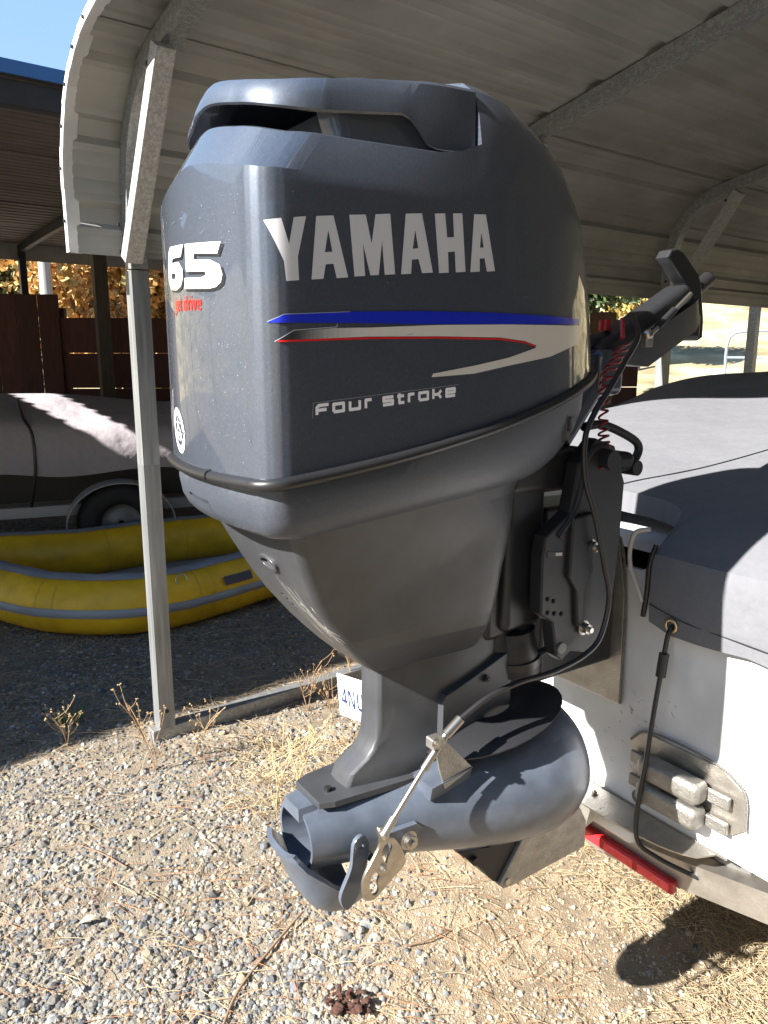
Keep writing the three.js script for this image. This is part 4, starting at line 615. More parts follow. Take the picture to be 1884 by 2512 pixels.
// ---------- the boat that carries the engine (same frame as the engine) ----------
{
  const boat = sized(thing('aluminium_boat', 'white painted aluminium boat with a flat transom behind the outboard', 'boat', BO, YAW), SB);
  const st = [[1.0, 0, 0.9], [2.5, 0, 0.92], [4, 0.04, 0.86], [5, 0.2, 0.6], [5.6, 0.42, 0.15]];
  part('hull', loft(st.map(([x, k, w]) => [[x + k * 0.1, 0.395 + k, 0.72 * w / 0.9], [x, 0.6 + k * 0.5, w], [x - 0.0, 1.045, w + 0.05], [x, 1.045, -w - 0.05], [x, 0.6 + k * 0.5, -w], [x + k * 0.1, 0.395 + k, -0.72 * w / 0.9]].map(p => [p[0] + 0.012, p[1], p[2]])), { crease: 0.3, caps: [false, true] }), MAT.hull, boat);
  const zy = (pts, x, t, bev = 0.001, holes = []) => plate(pts, 0, t, holes, bev).rotateY(-Math.PI / 2).translate(x, 0, 0); // outline in (z, y); the face looks aft at x
  part('transom', zy([[-0.72, 0.395], [0.72, 0.395], [0.9, 0.6], [0.95, 1.045], [0.24, 1.045], [0.17, 1.0], [0.1, 1.0], [-0.1, 1.0], [-0.17, 1.0], [-0.24, 1.045], [-0.95, 1.045], [-0.9, 0.6]], 1.0, 0.012, 0.001, [circlePts(0.206, 0.421, 0.014, 20)]), MAT.hull, boat);
  const mp = part('mount_plate', zy([[-0.13, 0.647], [0.134, 0.647], [0.13, 0.93], [0.103, 1.065], [0.06, 1.1], [-0.06, 1.1], [-0.1, 1.065], [-0.13, 0.93]], 0.992, 0.01, 0.002), MAT.aluminium, boat);
  const beadAlong = (pts, r, parent, name = 'weld_bead') => { const c = new THREE.CatmullRomCurve3(pts.map(p => V(...p)), false, 'centripetal'), L = c.getLength(), n = Math.max(4, Math.round(L / (r * 1.5))), gs = []; for (let i = 0; i <= n; i++) { const p = c.getPointAt(i / n), s = new THREE.SphereGeometry(r, 7, 5); s.translate(p.x, p.y, p.z); gs.push(s); } return part(name, mergeGeometries(gs), MAT.castAlu, parent); };
  beadAlong([[0.992, 0.65, 0.137], [0.992, 0.93, 0.134], [0.992, 1.065, 0.107], [0.992, 1.1, 0.064], [0.992, 1.105, 0.0]], 0.0045, mp);
  beadAlong([[0.992, 0.394, -0.5], [0.992, 0.395, 0.0], [0.992, 0.395, 0.45]], 0.004, boat);
  part('dark_well_sheet', box(1.3, 0.985, 0, 0.6, 0.02, 1.2, 0.004), MAT.darkMetal, boat);  // dark sheet added so the cover cutout looks shaded inside
  part('engine_pod', box(0.87, 0.96, 0.0, 0.26, 0.42, 0.2, 0.012), MAT.blackPlastic, boat);
  // rubbed marks on the paint
  const scuff = canvasTex(512, 512, (q, w, h) => { const r = rngOf(9); q.lineCap = 'round'; for (let i = 0; i < 46; i++) { const x = w * (0.1 + 0.8 * r()), y = h * (0.1 + 0.8 * r()), l = 4 + 30 * r() * r(), a = 0.5 + 0.5 * r(); q.strokeStyle = ['#4a4a4c', '#77777a', '#5c5650'][i % 3]; q.lineWidth = 1 + 2.2 * r(); q.beginPath(); q.moveTo(x, y); q.lineTo(x + l * Math.cos(a), y + l * Math.sin(a)); q.stroke(); } });
  part('scuff_marks', gridGeo(1, 1, (u, v) => [0.9975, 0.44 + 0.3 * v, 0.02 + 0.3 * u, u, v]), std([1, 1, 1], 0.6, 0, { map: scuff, transparent: true, alphaTest: 0.5 }), boat);
  // anode plate with two cast anodes
  const ap = part('anode_plate', zy([[0.18, 0.569], [0.213, 0.601], [0.422, 0.603], [0.475, 0.571], [0.487, 0.488], [0.458, 0.461], [0.245, 0.457], [0.191, 0.488]], 0.992, 0.009, 0.001), MAT.aluminium, boat);
  beadAlong([[0.99, 0.571, 0.18], [0.99, 0.604, 0.213], [0.99, 0.606, 0.422], [0.99, 0.573, 0.477], [0.99, 0.488, 0.489]], 0.0035, ap);
  for (const y of [0.543, 0.481]) {
    part('anode', box(0.955, y, 0.322, 0.052, 0.054, 0.165, 0.016), MAT.castAlu, ap);
    for (const z of [0.222, 0.425]) part('anode_tab', box(0.978, y - 0.006, z, 0.012, 0.03, 0.06, 0.004), MAT.castAlu, ap);
  }
  part('drain_rim', new THREE.TorusGeometry(0.0155, 0.003, 8, 24).rotateY(Math.PI / 2).translate(0.998, 0.421, 0.206), MAT.castAlu, boat);
  part('spray_flange', shellGeo(30, 6, (u, v) => { const z = lerp(-0.42, 0.43, u), k = Math.pow(1 - Math.pow(Math.abs(u * 2 - 1), 4), 0.5), d = 0.075 * k * v; return [0.992 - d, 0.392 - 0.25 * d, z]; }, 0.004), MAT.aluminium, boat);
  part('spray_tongue', shellGeo(14, 10, (u, v) => { const z = lerp(-0.16, 0.15, u), e = 1 - Math.pow(Math.abs(u * 2 - 1), 3); return [0.95 - 0.02 * v, 0.38 - 0.115 * v * e, z]; }, 0.004), MAT.aluminium, boat);
  part('flange_bolt', hexBolt(0.963, 0.39, 0.1, 0.007, 0.006, 'y'), MAT.stainless, boat);
}
// canvas cover
{
  const cov = sized(thing('boat_cover', 'dark grey canvas cover stretched over the boat with a cutout round the outboard', 'boat cover', BO, YAW), SB);
  const T = x => table(x, [0.98, 1.06, 1.15, 1.35, 1.7, 2.0, 2.35, 2.6, 2.9, 3.6, 5.7], [0, 0.045, 0.075, 0.115, 0.19, 0.25, 0.31, 0.4, 0.42, 0.34, 0.1]);
  const H = (x, z) => 1.06 + T(x) * (0.75 + 0.3 * (1 - z * z / 1.1)) + 0.012 * Math.sin(z * 7 + x * 3) * smooth(1, 1.4, x) + 0.03 * (fbm(((x * 0.2) % 1 + 1) % 1, ((z * 0.2 + 0.5) % 1 + 1) % 1, 6, 3, 17) - 0.5);
  const cut = z => 0.98 + 0.2 * Math.sqrt(Math.max(0, 1 - (z / 0.215) ** 4)) * (Math.abs(z) < 0.215 ? 1 : 0);
  const lowY = z => table(Math.abs(z), [0.19, 0.27, 0.46, 0.7, 1], [0.9, 0.872, 0.88, 0.86, 0.88]);
  const zs = []; for (let i = -60; i <= 60; i++) zs.push(i / 60 * 1.02); for (const q of [0.2149, 0.2151]) zs.push(q, -q); zs.sort((a, b) => a - b);
  const g = gridGeo(zs.length - 1, 46, (u, v, i, j) => {
    const z = zs[i], open = Math.abs(z) < 0.215, x0 = cut(z), flap = 8;
    if (j < flap) { const k = 1 - j / flap; return open ? [x0 - 0.006 * k, H(x0, z) - 0.055 * k, z, x0, z] : [0.976 - 0.004 * Math.sin(k * 3) + 0.004 * Math.sin(z * 30) * k, lerp(1.055, lowY(z), k), z, 1 - k * 0.2, z]; }
    const x = lerp(x0, 5.6, Math.pow((j - flap) / (46 - flap), 1.7)), w = table(x, [0, 4, 5, 5.7], [1, 0.95, 0.7, 0.2]); return [x, H(x, z), z * w, x, z];
  }, { flip: true });
  const top = part('cover_top', toCreasedNormals(g, 0.6), MAT.cover, cov);
  for (const s of [1, -1]) part('cover_side', gridGeo(30, 6, (u, v) => { const x = lerp(0.976, 5.6, u), w = table(x, [0, 4, 5, 5.7], [1, 0.95, 0.7, 0.2]); return [x, lerp(x < 0.98 ? 1.055 : H(x, 1.02), 0.86 + 0.02 * Math.sin(x * 5), v), s * (1.02 * w + 0.01 * v)]; }), MAT.cover, cov);
  part('hem_edging', tube([[0.974, 0.9, 0.2], [0.973, 0.96, 0.207], [0.972, 1.03, 0.21], [0.985, 1.075, 0.214]], 0.006, 20, 6), MAT.rubber, cov);
  for (const z of [0.279, -0.7, 0.72]) part('grommet', new THREE.TorusGeometry(0.0135, 0.0038, 8, 24).rotateY(Math.PI / 2).translate(0.972, 0.9, z), std([0.7, 0.55, 0.3], 0.3, 0.9), cov);
  part('hem_stitch', tube([[0.9725, 0.935, 0.215], [0.9715, 0.918, 0.3], [0.971, 0.912, 0.46], [0.971, 0.9, 0.7]], 0.0012, 40, 5), MAT.blackPlastic, cov);
  part('seam', tube(Array.from({ length: 14 }, (_, i) => { const x = lerp(1.15, 2.4, i / 13), z = lerp(-0.1, 0.42, i / 13); return [x, H(x, z) + 0.002, z]; }), 0.0018, 50, 5), MAT.rubber, cov);
  const cord = sized(thing('draw_cord', 'short pale draw cord looped beside the cover edge on the transom', 'cord', BO, YAW), SB);
  part('cord_loop', tube([[0.98, 1.11, 0.2], [0.965, 1.1, 0.172], [0.965, 1.055, 0.158], [0.966, 1.014, 0.162], [0.968, 0.975, 0.18], [0.972, 0.935, 0.198]], 0.0055, 40, 8), std([0.55, 0.53, 0.5], 0.8), cord);
  for (const [z, zb, lab] of [[0.279, 0.267, 'black bungee strap from the brass cover grommet down to the trailer beside the anode plate'], [-0.7, -0.62, 'black bungee strap hooked to the trailer beside the licence plate']]) {
    const s = sized(thing('tie_down_strap', lab, 'strap', BO, YAW), SB);
    const yb2 = z > 0 ? 0.36 : 0.46;
    part('strap_band', tube([[0.98, 0.9, z], [0.965, 0.885, z], [0.958, 0.82, z - 0.004], [0.93, 0.6, lerp(z, zb, 0.6)], [0.925, yb2, zb], ...(z > 0 ? [[0.95, 0.33, zb + 0.03], [1.02, 0.29, 0.4]] : [[0.9, 0.43, zb]])], 0.0058, 50, 8), MAT.rubber, s);
    part('strap_sleeve', rod([0.958, 0.835, z - 0.003], [0.952, 0.78, z - 0.004], 0.0115), MAT.blackPlastic, s);
    part('strap_hook', new THREE.TorusGeometry(0.02, 0.004, 8, 20, 4.6).rotateY(1.2).translate(z > 0 ? 1.02 : 0.9, z > 0 ? 0.28 : 0.415, z > 0 ? 0.41 : zb), std([0.8, 0.82, 0.82], 0.3, 0.3), s);
  }
}
// trailer under the boat
{
  const tr = sized(thing('boat_trailer', 'aluminium boat trailer with a red light bar under the white boat', 'trailer', BO, YAW), SB);
  const white = std([0.75, 0.76, 0.76], 0.4);
  part('rear_beam', loft([[-0.75, 0.33], [-0.1, 0.235], [0.12, 0.24], [0.3, 0.272], [0.62, 0.345], [0.95, 0.36]].map(([z, y]) => [[1.003, y - 0.037, z], [1.003, y + 0.037, z], [1.055, y + 0.037, z], [1.055, y - 0.037, z]]), { crease: 0.3 }), MAT.aluminium, tr);
  const lb = part('light_bar', box(0.994, 0.243, 0.17, 0.022, 0.036, 0.32, 0.006), MAT.red, tr);
  for (let i = 0; i < 3; i++) part('light_lens', box(0.984, 0.243, 0.065 + i * 0.105, 0.008, 0.026, 0.092, 0.003), phys([0.75, 0.02, 0.03], 0.15, 0, { clearcoat: 1 }), lb);
  part('bunk', box(1.1, 0.31, 0.06, 0.24, 0.05, 0.3, 0.02), white, tr);
  for (const z of [0.62, -0.62]) { part('side_rail', bar([0.95, 0.3, z], [5.2, 0.3, z * 0.6], 0.09, 0.05, V(0, 1, 0)), MAT.aluminium, tr); part('bunk_board', bar([1.05, 0.36, z * 0.7], [4.4, 0.36, z * 0.7], 0.05, 0.09, V(0, 1, 0)), std([0.1, 0.1, 0.1], 0.9), tr); }
  part('tongue', bar([4.4, 0.3, 0], [6.6, 0.32, 0], 0.09, 0.07, V(0, 1, 0)), MAT.aluminium, tr);
  part('axle', rod([2.6, 0.172, -1.05], [2.6, 0.172, 1.05], 0.03), MAT.darkMetal, tr);
  for (const z of [1.12, -1.12]) { const w = part('wheel', new THREE.TorusGeometry(0.2, 0.085, 14, 36).translate(2.6, 0.172, z), std([0.02, 0.02, 0.02], 0.9), tr); part('rim', new THREE.CylinderGeometry(0.15, 0.15, 0.08, 28).rotateX(Math.PI / 2).translate(2.6, 0.172, z), MAT.castAlu, w); part('fender', shellGeo(18, 2, (u, v) => { const a = Math.PI * (1 - u); return [2.6 + 0.39 * Math.cos(a), 0.19 + 0.38 * Math.sin(a), z - 0.12 + 0.24 * v]; }, 0.005), MAT.aluminium, tr); }
  part('guide_post', rod([1.05, 0.3, -0.68], [0.9, 0.42, -0.66], 0.016), MAT.galv, tr);
  // licence plate hung at the port end
  const t = canvasTex(512, 256, (q, w, h) => { q.fillStyle = '#dfe1e4'; q.fillRect(0, 0, w, h); q.fillStyle = '#1d2a55'; q.font = 'bold 150px sans-serif'; q.save(); q.scale(0.72, 1); q.fillText('4NU', 40, 190); q.restore(); q.strokeStyle = '#b9bcc2'; q.lineWidth = 6; q.strokeRect(5, 5, w - 10, h - 10); q.fillStyle = '#333'; for (const [a, b] of [[36, 30], [w - 36, 30], [36, h - 28], [w - 36, h - 28]]) { q.beginPath(); q.arc(a, b, 8, 0, 7); q.fill(); } });
  const pg = shellGeo(2, 2, (u, v) => [0, (v - 0.5) * 0.152, (u - 0.5) * 0.305], 0.002), face = gridGeo(1, 1, (u, v) => [-0.0015, (v - 0.5) * 0.15, (u - 0.5) * 0.303, u, v]);
  const put = g => g.rotateX(-0.13).rotateY(0.1).translate(0.8, 0.345, -0.755);
  const lp = part('licence_plate', put(pg), MAT.white, tr, 'white licence plate with dark blue characters');
  part('plate_print', put(face), std([1, 1, 1], 0.45, 0, { map: t }), lp);
  part('plate_bracket', bar([0.85, 0.42, -0.78], [0.98, 0.36, -0.7], 0.03, 0.012, V(0, 1, 0)), MAT.galv, tr);
  part('shackle', new THREE.TorusGeometry(0.026, 0.009, 10, 24, 4.8).rotateY(1.5).translate(0.835, 0.455, -0.8), white, tr);
  for (let i = 0; i < 4; i++) part('chain_link', new THREE.TorusGeometry(0.014, 0.0045, 8, 16).scale(1, 1.4, 1).rotateY(i % 2 ? 1.2 : -0.3).translate(0.84 + i * 0.012, 0.485 + i * 0.03, -0.79 + i * 0.012), MAT.galv, tr);
}

// ---------- yard litter: stones, straw, weeds ----------
function scatter(name, label, category, geo, mat, list) {
  const m = new THREE.InstancedMesh(geo, mat, list.length), o = new THREE.Object3D(), c = new THREE.Color();
  list.forEach((s, i) => { o.position.set(...s.p); o.rotation.set(...s.r); o.scale.set(...s.s); o.updateMatrix(); m.setMatrixAt(i, o.matrix); m.setColorAt(i, c.setRGB(...s.c)); });
  m.name = name; m.castShadow = m.receiveShadow = true; m.userData = { kind: 'stuff', label, category }; scene.add(m); return m;
}
{
  const r = rngOf(4242);
  const rock = seed => { const q = rngOf(seed), g = mergeVertices(new THREE.IcosahedronGeometry(1, 1).deleteAttribute('normal').deleteAttribute('uv')), p = g.attributes.position; for (let i = 0; i < p.count; i++) { const k = 0.68 + 0.5 * q(); p.setXYZ(i, p.getX(i) * k, p.getY(i) * k * 0.72, p.getZ(i) * k * (0.8 + 0.2 * q())); } return toCreasedNormals(g, 0.5); };
  const tones = [[0.2, 0.2, 0.195], [0.26, 0.25, 0.23], [0.15, 0.16, 0.17], [0.34, 0.31, 0.26], [0.3, 0.26, 0.19], [0.42, 0.4, 0.36], [0.22, 0.24, 0.25], [0.12, 0.125, 0.14], [0.24, 0.235, 0.22]];
  const lists = [[], [], [], []];
  const add = (x, z, s, tone) => { const t = tone ?? tones[Math.floor(r() * tones.length)], v = (0.55 + 0.75 * r() * r() + 0.25 * r()) * 0.78; lists[Math.floor(r() * 4)].push({ p: [x, groundH(x, z) + s * 0.05, z], r: [r() * 0.7 - 0.35, r() * 6.28, r() * 0.7 - 0.35], s: [s, s * (0.7 + 0.5 * r()), s * (0.75 + 0.5 * r())], c: t.map(q => q * v) }); };
  for (let i = 0; i < 190000; i++) { // thins out with distance and towards the bare dirt
    const z = -0.95 - 6.2 * Math.pow(r(), 1.7), x = -0.2 + (r() - 0.5) * (2.2 + 1.75 * -z); if (x > 2.4 || x < -4.4) continue;
    const k = gravelness(x, z) * (0.55 + 0.9 * smooth(0.38, 0.62, fbm(((x / 3) % 1 + 1) % 1, ((z / 3) % 1 + 1) % 1, 6, 4, 909)));
    if (r() > k) continue; const big = r();
    add(x, z, big > 0.988 ? 0.013 + 0.006 * r() : big > 0.78 ? 0.0075 + 0.005 * r() : 0.0032 + 0.0045 * r());
  }
  const dirtK = 1.2, dirt = [[0.36, 0.29, 0.2], [0.42, 0.35, 0.26], [0.3, 0.25, 0.18], [0.33, 0.31, 0.27]];
  for (let i = 0; i < 21000; i++) { const z = -1.2 - 2.6 * r() * r(), x = -0.6 + 2.4 * r(); const b = r(); add(x, z, b > 0.996 ? 0.008 + 0.006 * r() : b > 0.93 ? 0.006 + 0.004 * r() : 0.0018 + 0.003 * r(), dirt[Math.floor(r() * 4)].map(q => q * dirtK)); }
  lists.forEach((l, i) => scatter(numbered('gravel_stones'), ['loose grey gravel stones strewn over the yard', 'loose tan gravel stones strewn over the yard', 'angular grey gravel stones strewn over the yard', 'mixed small gravel stones strewn over the yard'][i], 'gravel', rock(100 + i), std([1, 1, 1], 0.9), l));
  // straw and pine needles
  const blade = new THREE.CylinderGeometry(0.5, 1, 1, 3, 4).rotateZ(Math.PI / 2); { const p = blade.attributes.position; for (let i = 0; i < p.count; i++) { const x = p.getX(i); p.setY(i, p.getY(i) + 22 * (0.25 - x * x) * 0.9); } blade.computeVertexNormals(); }
  const straw = [];
  const addS = (x, z, L, c, lift = 0.004, tilt = 0.25) => straw.push({ p: [x, groundH(x, z) + lift + 0.004 * r(), z], r: [r() * 0.6 - 0.3, r() * 6.28, (r() - 0.5) * tilt], s: [L, 0.0007 + 0.0007 * r(), 0.0007 + 0.0007 * r()], c });
  const gold = () => { const v = 0.75 + 0.5 * r(); return [0.42 * v, 0.33 * v, 0.2 * v]; }, rust = () => { const v = 0.7 + 0.5 * r(); return [0.36 * v, 0.18 * v, 0.09 * v]; };
  for (let i = 0; i < 5200; i++) { const a = r(), x = 0.35 + 1.1 * Math.sqrt(r()), z = -1.45 - 1.0 * r() * (0.4 + a); const d = fbm(x * 0.5 + 3, z * 0.5 + 7, 6, 3, 88); if (d < 0.42) continue; addS(x, z, 0.03 + 0.13 * r() * r(), gold(), 0.006); }
  for (let i = 0; i < 1700; i++) { const z = -1.3 - 3.2 * r() * r(), x = -1.6 + 2.2 * r() - 0.25 * (-z - 1.3); addS(x, z, 0.03 + 0.11 * r(), r() < 0.5 ? rust() : gold(), 0.005); }
  for (let i = 0; i < 700; i++) { const x = -0.32 + 0.22 * (r() - 0.5) * 2, z = -2.25 - 0.55 * r(); addS(x, z, 0.03 + 0.08 * r(), gold(), 0.012 * r(), 1.4); }
  for (let i = 0; i < 2600; i++) { const z = -2.6 - 2.6 * r(), x = -2.6 + 2.8 * r(); addS(x, z, 0.05 + 0.12 * r(), r() < 0.6 ? [0.3, 0.21, 0.12] : gold(), 0.006); }
  scatter('straw_litter', 'dry straw and pine needles strewn over the dirt and gravel', 'straw', blade, std([1, 1, 1], 0.8), straw);
}
// dry weeds: branching stems with seed heads
function weed(x, z, h, seed, label, tone = [0.3, 0.2, 0.11], lean = [0, 0]) {
  const w = thing('dry_weed', label, 'weed', [x, groundH(x, z), z]), r = rngOf(seed), gs = [], heads = [], m = std(tone, 0.85);
  const n = 3 + Math.floor(r() * 3);
  for (let i = 0; i < n; i++) {
    const a = r() * 6.28, L = h * (0.6 + 0.4 * r()), t = [0.35 * Math.cos(a) + lean[0], 0.35 * Math.sin(a) + lean[1]], P = k => [t[0] * L * k * (0.4 + 0.6 * k), L * k, t[1] * L * k * (0.4 + 0.6 * k)];
    gs.push(tube([P(0), P(0.35), P(0.7), P(1)].map((p, q) => [p[0] + 0.01 * (r() - 0.5) * q, p[1], p[2] + 0.01 * (r() - 0.5) * q]), 0.0016, 12, 5));
    for (let b = 0; b < 3 + Math.floor(r() * 3); b++) { const k = 0.35 + 0.6 * r(), p = P(k), aa = r() * 6.28, l = 0.05 + 0.08 * r(), e = [p[0] + l * 0.7 * Math.cos(aa), p[1] + l * 0.75, p[2] + l * 0.7 * Math.sin(aa)]; gs.push(tube([p, [lerp(p[0], e[0], 0.6), lerp(p[1], e[1], 0.4), lerp(p[2], e[2], 0.6)], e], 0.0009, 6, 4)); for (let d = 0; d < 3; d++) { const s = new THREE.IcosahedronGeometry(0.0018 + 0.0024 * r(), 0).deleteAttribute('uv'); s.translate(e[0] + 0.012 * (r() - 0.5), e[1] + 0.012 * (r() - 0.5), e[2] + 0.012 * (r() - 0.5)); heads.push(s); } }
  }
  part('stems', mergeGeometries(gs), m, w); part('seed_heads', mergeGeometries(heads), std([tone[0] * 1.1, tone[1] * 1.1, tone[2] * 1.05], 0.9), w);
}
weed(-0.84, -2.55, 0.3, 11, 'tall dry weed in front of the galvanised carport post foot');
weed(-0.72, -2.66, 0.26, 12, 'dry weed leaning over the carport base rail beside its post', [0.3, 0.21, 0.12], [0.25, 0.05]);
weed(-0.33, -3.05, 0.3, 13, 'reddish dry weed halfway along the carport base rail', [0.28, 0.18, 0.1]);
weed(-0.15, -3.35, 0.42, 14, 'thin dry weed beyond the base rail below the engine fairing');
weed(-0.22, -2.98, 0.2, 15, 'low rusty weed at the base rail near the licence plate', [0.24, 0.15, 0.08]);
weed(-0.36, -2.3, 0.24, 16, 'pale straw-coloured weed in the lit dirt beside the jet nozzle', [0.5, 0.37, 0.2]);
weed(-0.30, -2.42, 0.28, 17, 'upright pale dry grass stalks behind the jet nozzle', [0.5, 0.38, 0.2]);
weed(-1.25, -2.75, 0.16, 18, 'small dry weed on the gravel beside the carport post', [0.36, 0.26, 0.15]);
{
  // green grass tufts
  const blade = () => { const g = new THREE.PlaneGeometry(0.004, 1, 1, 4); g.translate(0, 0.5, 0); const p = g.attributes.position; for (let i = 0; i < p.count; i++) { const y = p.getY(i); p.setX(i, p.getX(i) * (1 - 0.9 * y)); p.setZ(i, 0.35 * y * y); } return g; };
  const tuft = (x, z, n, h, seed, label) => { const t = thing('grass_tuft', label, 'grass', [x, groundH(x, z), z]), r = rngOf(seed), gs = []; for (let i = 0; i < n; i++) { const g = blade(); g.scale(1, h * (0.5 + 0.6 * r()), h * 1.3); g.rotateY(r() * 6.28); g.translate(0.11 * (r() - 0.5), 0, 0.06 * (r() - 0.5)); gs.push(g); } part('blades', mergeGeometries(gs), std([0.1, 0.2, 0.04], 0.7), t); };
  tuft(-1.32, -2.95, 90, 0.07, 31, 'bright green grass tuft in the gravel beside the raft shade'); tuft(-0.2, -3.9, 50, 0.09, 32, 'dark green weed tuft in the shade below the engine'); tuft(-1.55, -2.6, 50, 0.05, 33, 'small green grass tuft on the sunlit gravel edge');
  // sticks, leaves and a brown clump
  const stick = (pts, rr, label) => { const t = thing('stick', label, 'stick'); part('twig', tube(pts.map(([x, z, y = 0.008]) => [x, groundH(x, z) + y, z]), rr, 24, 6), std([0.2, 0.13, 0.085], 0.9), t); };
  stick([[-0.37, -1.38, 0.01], [-0.35, -1.55, 0.012], [-0.29, -1.68, 0.012], [-0.22, -1.8, 0.02]], 0.0034, 'long curved brown stick on the gravel below the jet nozzle');
  stick([[-0.98, -2.12], [-0.86, -2.06], [-0.76, -1.99, 0.012]], 0.002, 'thin reddish twig on the dark gravel'); stick([[0.06, -1.68], [0.12, -1.7, 0.012], [0.17, -1.74]], 0.0022, 'short dark twig on the bare dirt');
  stick([[0.36, -2.1], [0.42, -2.08, 0.01], [0.47, -2.03]], 0.002, 'straight pale twig on the dirt below the intake');
  const leaf = (x, z, s, turn, label, c = [0.4, 0.35, 0.26]) => { const t = thing('fallen_leaf', label, 'leaf', [x, groundH(x, z) + 0.012, z], turn); part('leaf_blade', shellGeo(10, 4, (u, v) => { const w = s * 0.2 * Math.sin(Math.PI * Math.pow(u, 0.8)) + 0.0005; return [(u - 0.5) * s, 0.012 * Math.sin(u * 3) + 0.3 * Math.abs(v - 0.5) * w, (v - 0.5) * 2 * w]; }, 0.0008), std(c, 0.7), t); };
  leaf(-0.79, -1.78, 0.055, 0.2, 'cream curled leaf lying alone on the gravel'); leaf(-0.66, -1.42, 0.06, -0.6, 'pale bark-like leaf curled over a small hollow in the gravel');
  const clump = thing('bark_clump', 'dark brown crumbled bark clump on the pale dirt', 'bark', [-0.085, groundH(-0.085, -1.5), -1.5]), r = rngOf(5), gs = [];
  for (let i = 0; i < 70; i++) { const g = new THREE.IcosahedronGeometry(0.003 + 0.007 * r(), 0); g.scale(0.5 + 1.6 * r(), 0.35 + 0.3 * r(), 0.6 + 0.9 * r()); g.rotateX(r() - 0.5); g.rotateY(r() * 6); g.translate(0.075 * (r() - 0.5) * 1.3, 0.008 + 0.02 * r(), 0.06 * (r() - 0.5)); gs.push(g); }
  part('bark_bits', mergeGeometries(gs), std([0.06, 0.026, 0.018], 0.95), clump);
}
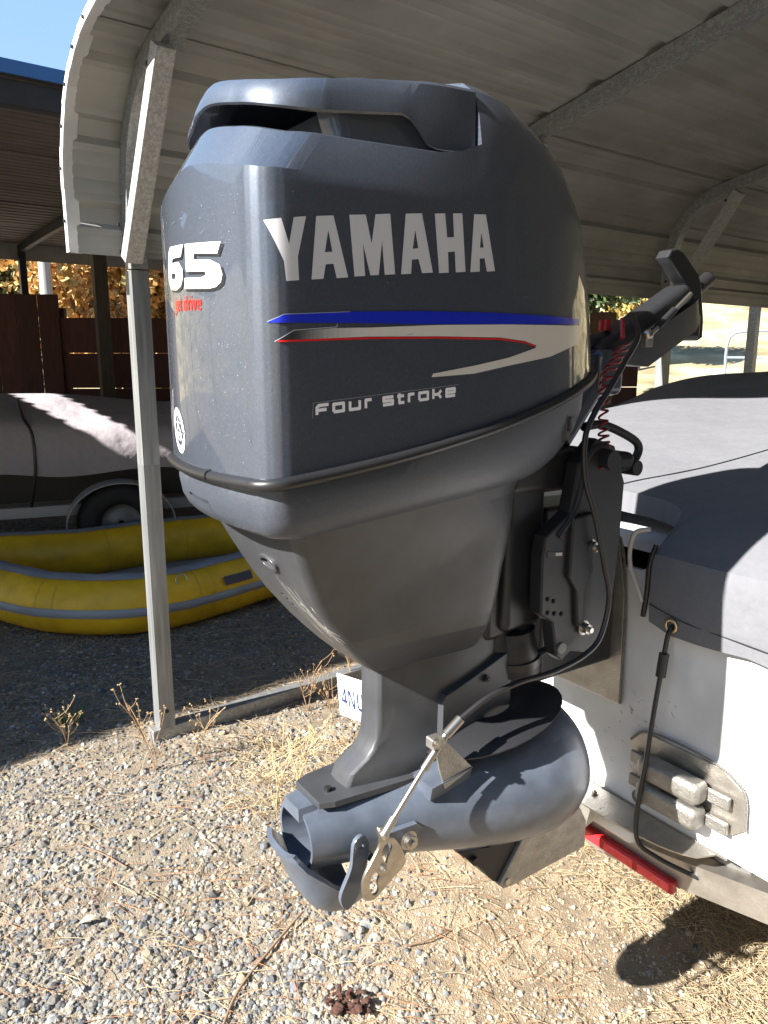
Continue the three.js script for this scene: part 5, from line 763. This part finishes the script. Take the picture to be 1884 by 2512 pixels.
// ---------- far things ----------
{
  const hh = scene.userData.hillH, leafGeo = (() => { const a = new THREE.PlaneGeometry(1, 0.7), b = a.clone().rotateY(1.2).rotateX(0.8).translate(0.5, 0.3, 0.2), c = a.clone().rotateX(1.3).translate(-0.4, -0.2, 0.3); return mergeGeometries([a, b, c]); })();
  function tree(x, z, h, cr, tones, n, seed, label, group, leafS = 0.16, low = 0.45) {
    const y0 = Math.max(0, hh(x, z)) - 0.2, t = thing('oak_tree', label, 'tree', [x, y0, z], 0, group), r = rngOf(seed), gs = [], bark = std([0.12, 0.095, 0.075], 0.95);
    const trunkTop = h * low; const tap = (a, b, r0, r1) => rod(a, b, r0, 7, r1);
    gs.push(tap([0, 0, 0], [0.1 * h * (r() - 0.5), trunkTop, 0.1 * h * (r() - 0.5)], h * 0.032, h * 0.02));
    const ends = [];
    for (let i = 0; i < 9; i++) { const a = i / 9 * 6.28 + r(), e = [cr * (0.35 + 0.45 * r()) * Math.cos(a), trunkTop + (h - trunkTop) * (0.15 + 0.75 * r()), cr * (0.35 + 0.45 * r()) * Math.sin(a)]; gs.push(tap([0, trunkTop * (0.6 + 0.4 * r()), 0], e, h * 0.014, h * 0.004)); ends.push(e); }
    part('trunk', mergeGeometries(gs), bark, t);
    const blobs = []; for (const e of ends) blobs.push({ c: e, r: cr * (0.28 + 0.2 * r()) }); for (let i = 0; i < 6; i++) blobs.push({ c: [cr * 0.6 * (r() - 0.5), trunkTop + (h - trunkTop) * (0.3 + 0.6 * r()), cr * 0.6 * (r() - 0.5)], r: cr * 0.4 });
    const m = new THREE.InstancedMesh(leafGeo, new THREE.MeshPhysicalMaterial({ roughness: 0.8, side: THREE.DoubleSide, transmission: 0.25, thickness: 0 }), n), o = new THREE.Object3D(), c = new THREE.Color();
    for (let i = 0; i < n; i++) { const b = blobs[Math.floor(r() * blobs.length)], u = r() * 2 - 1, a = r() * 6.28, q = Math.pow(r(), 0.45) * b.r, s = Math.sqrt(1 - u * u); o.position.set(b.c[0] + q * s * Math.cos(a), b.c[1] + q * u * 0.8, b.c[2] + q * s * Math.sin(a)); o.rotation.set(r() * 6, r() * 6, r() * 6); o.scale.setScalar(leafS * (0.6 + 0.8 * r())); o.updateMatrix(); m.setMatrixAt(i, o.matrix); const k = tones[Math.floor(r() * tones.length)], v = 0.75 + 0.5 * r(); m.setColorAt(i, c.setRGB(k[0] * v, k[1] * v, k[2] * v)); }
    m.name = 'crown'; m.userData.kind = 'stuff'; m.castShadow = m.receiveShadow = true; t.add(m);
  }
  const orange = [[0.6, 0.34, 0.1], [0.66, 0.44, 0.16], [0.52, 0.3, 0.1], [0.36, 0.28, 0.1]], olive = [[0.16, 0.18, 0.09], [0.2, 0.2, 0.1], [0.26, 0.22, 0.11], [0.11, 0.14, 0.06]], gold = [[0.56, 0.44, 0.14], [0.5, 0.38, 0.12], [0.36, 0.32, 0.12]], green = [[0.06, 0.11, 0.03], [0.09, 0.14, 0.04], [0.05, 0.08, 0.03]];
  tree(-6.2, -19, 6.5, 2.6, olive, 5200, 51, 'grey-green oak seen over the fence beside the utility pole', 'trees behind the fence', 0.13, 0.2);
  tree(-10.5, -20, 7, 3, olive, 3600, 52, 'olive oak beyond the fence corner, left of the pole', 'trees behind the fence', 0.14);
  tree(-3.6, -17, 5.2, 2.3, orange, 6000, 53, 'orange autumn oak behind the plank fence', 'trees behind the fence', 0.11, 0.2);
  tree(-5.4, -16, 4.6, 2.2, orange, 4500, 81, 'bright orange shrub behind the fence next to the pole', 'trees behind the fence', 0.11, 0.15);
  tree(-2.2, -15.5, 4.4, 2.1, orange, 5000, 82, 'rust-coloured bushy oak right behind the fence', 'trees behind the fence', 0.1, 0.15);
  tree(-8.4, -17, 5, 2.4, olive, 4000, 83, 'grey-leaved oak behind the tall fence boards', 'trees behind the fence', 0.12, 0.2);
  tree(-1.0, -19, 6, 2.6, orange, 4000, 54, 'copper autumn oak behind the carport post', 'trees behind the fence', 0.12, 0.2);
  tree(4.4, -18.5, 4.6, 1.8, green, 3600, 56, 'dark green oak beside the tiller arm on the slope', 'trees on the slope', 0.1);
  tree(8.5, -26, 4.0, 1.8, gold, 2600, 57, 'golden bushy tree on the dry slope above the boat cover', 'trees on the slope', 0.13);
  tree(17, -26, 4.2, 2.0, [[0.5, 0.24, 0.14], [0.56, 0.44, 0.14], [0.42, 0.2, 0.14]], 3000, 58, 'pink and yellow autumn bush above the metal boat railing', 'trees on the slope', 0.13);
  [[11.5, -1.5, 8.5, 3.6, 'added unseen dark oak beyond the added shed, blocking sky light'], [10.5, 3.5, 9, 3.8, 'added unseen tall oak at the end of the added shed, blocking sky light'], [7.5, 6.5, 8.5, 3.6, 'added unseen evergreen oak beside the added shed, blocking sky light'], [3.5, 8, 9, 3.8, 'added unseen broad oak opposite the engine, blocking sky light'], [-0.8, 8.6, 8, 3.4, 'added unseen round oak behind the photographer, blocking sky light'], [15, -7, 9, 4, 'added unseen oak past the far end of the added shed, blocking sky light']].forEach(([x, z, h, c, lab], i) => tree(x, z, h, c, i % 2 ? olive : green, 4200, 70 + i, lab, 'unseen trees added to block sky light', 0.3));  // unseen trees, added to keep sky light off the engine side
  tree(-7.3, 0.95, 4.6, 0.9, olive, 150, 62, 'thin-leaved oak that shades the left edge of the gravel', 'trees by the drive', 0.2);
  const pole = thing('utility_pole', 'pale grey pole rising behind the plank fence', 'pole', [-6.0, 0, -14]);
  part('shaft', new THREE.CylinderGeometry(0.1, 0.12, 3.4, 16).translate(0, 1.7, 0), std([0.5, 0.49, 0.46], 0.8, 0, { map: rep(streak, 1) }), pole);
  const post = thing('wooden_post', 'square brown wooden post beyond the boat seen beside the tiller', 'post', [1.99, 0, -7.1], 0.6);
  part('timber', box(0, 0.95, 0, 0.17, 1.9, 0.17, 0.01), std([0.16, 0.09, 0.05], 0.85, 0, { map: rep(streak, 2) }), post);
  const pb = thing('pontoon_boat', 'white pontoon boat with grey tubular railing parked on the dry slope', 'boat', [6.2, 0, -12.6], -0.35);
  part('deck', box(1.4, 1.16, -0.6, 4.2, 0.1, 2.0, 0.03), MAT.white, pb);
  for (const z of [0.25, -1.4]) part('pontoon', new THREE.CapsuleGeometry(0.3, 3.6, 6, 16).rotateZ(Math.PI / 2).translate(1.4, 0.8, z), MAT.aluminium, pb);
  const railM = std([0.3, 0.34, 0.39], 0.4, 0.4);
  part('railing', tube([[-0.6, 1.2, 0.3], [-0.6, 1.7, 0.3], [-0.55, 1.85, 0.3], [-0.42, 1.9, 0.3], [0.5, 1.9, 0.3], [2.4, 1.9, 0.3]], 0.025, 40, 10), railM, pb);
  part('railing', tube([[-0.6, 1.5, 0.3], [0.6, 1.5, 0.3], [2.4, 1.5, 0.3]], 0.02, 20, 8), railM, pb);
  for (const x of [0.35, 1.3]) part('rail_post', rod([x, 1.2, 0.3], [x, 1.9, 0.3], 0.018), railM, pb);
}
renderer.render(scene, camera);
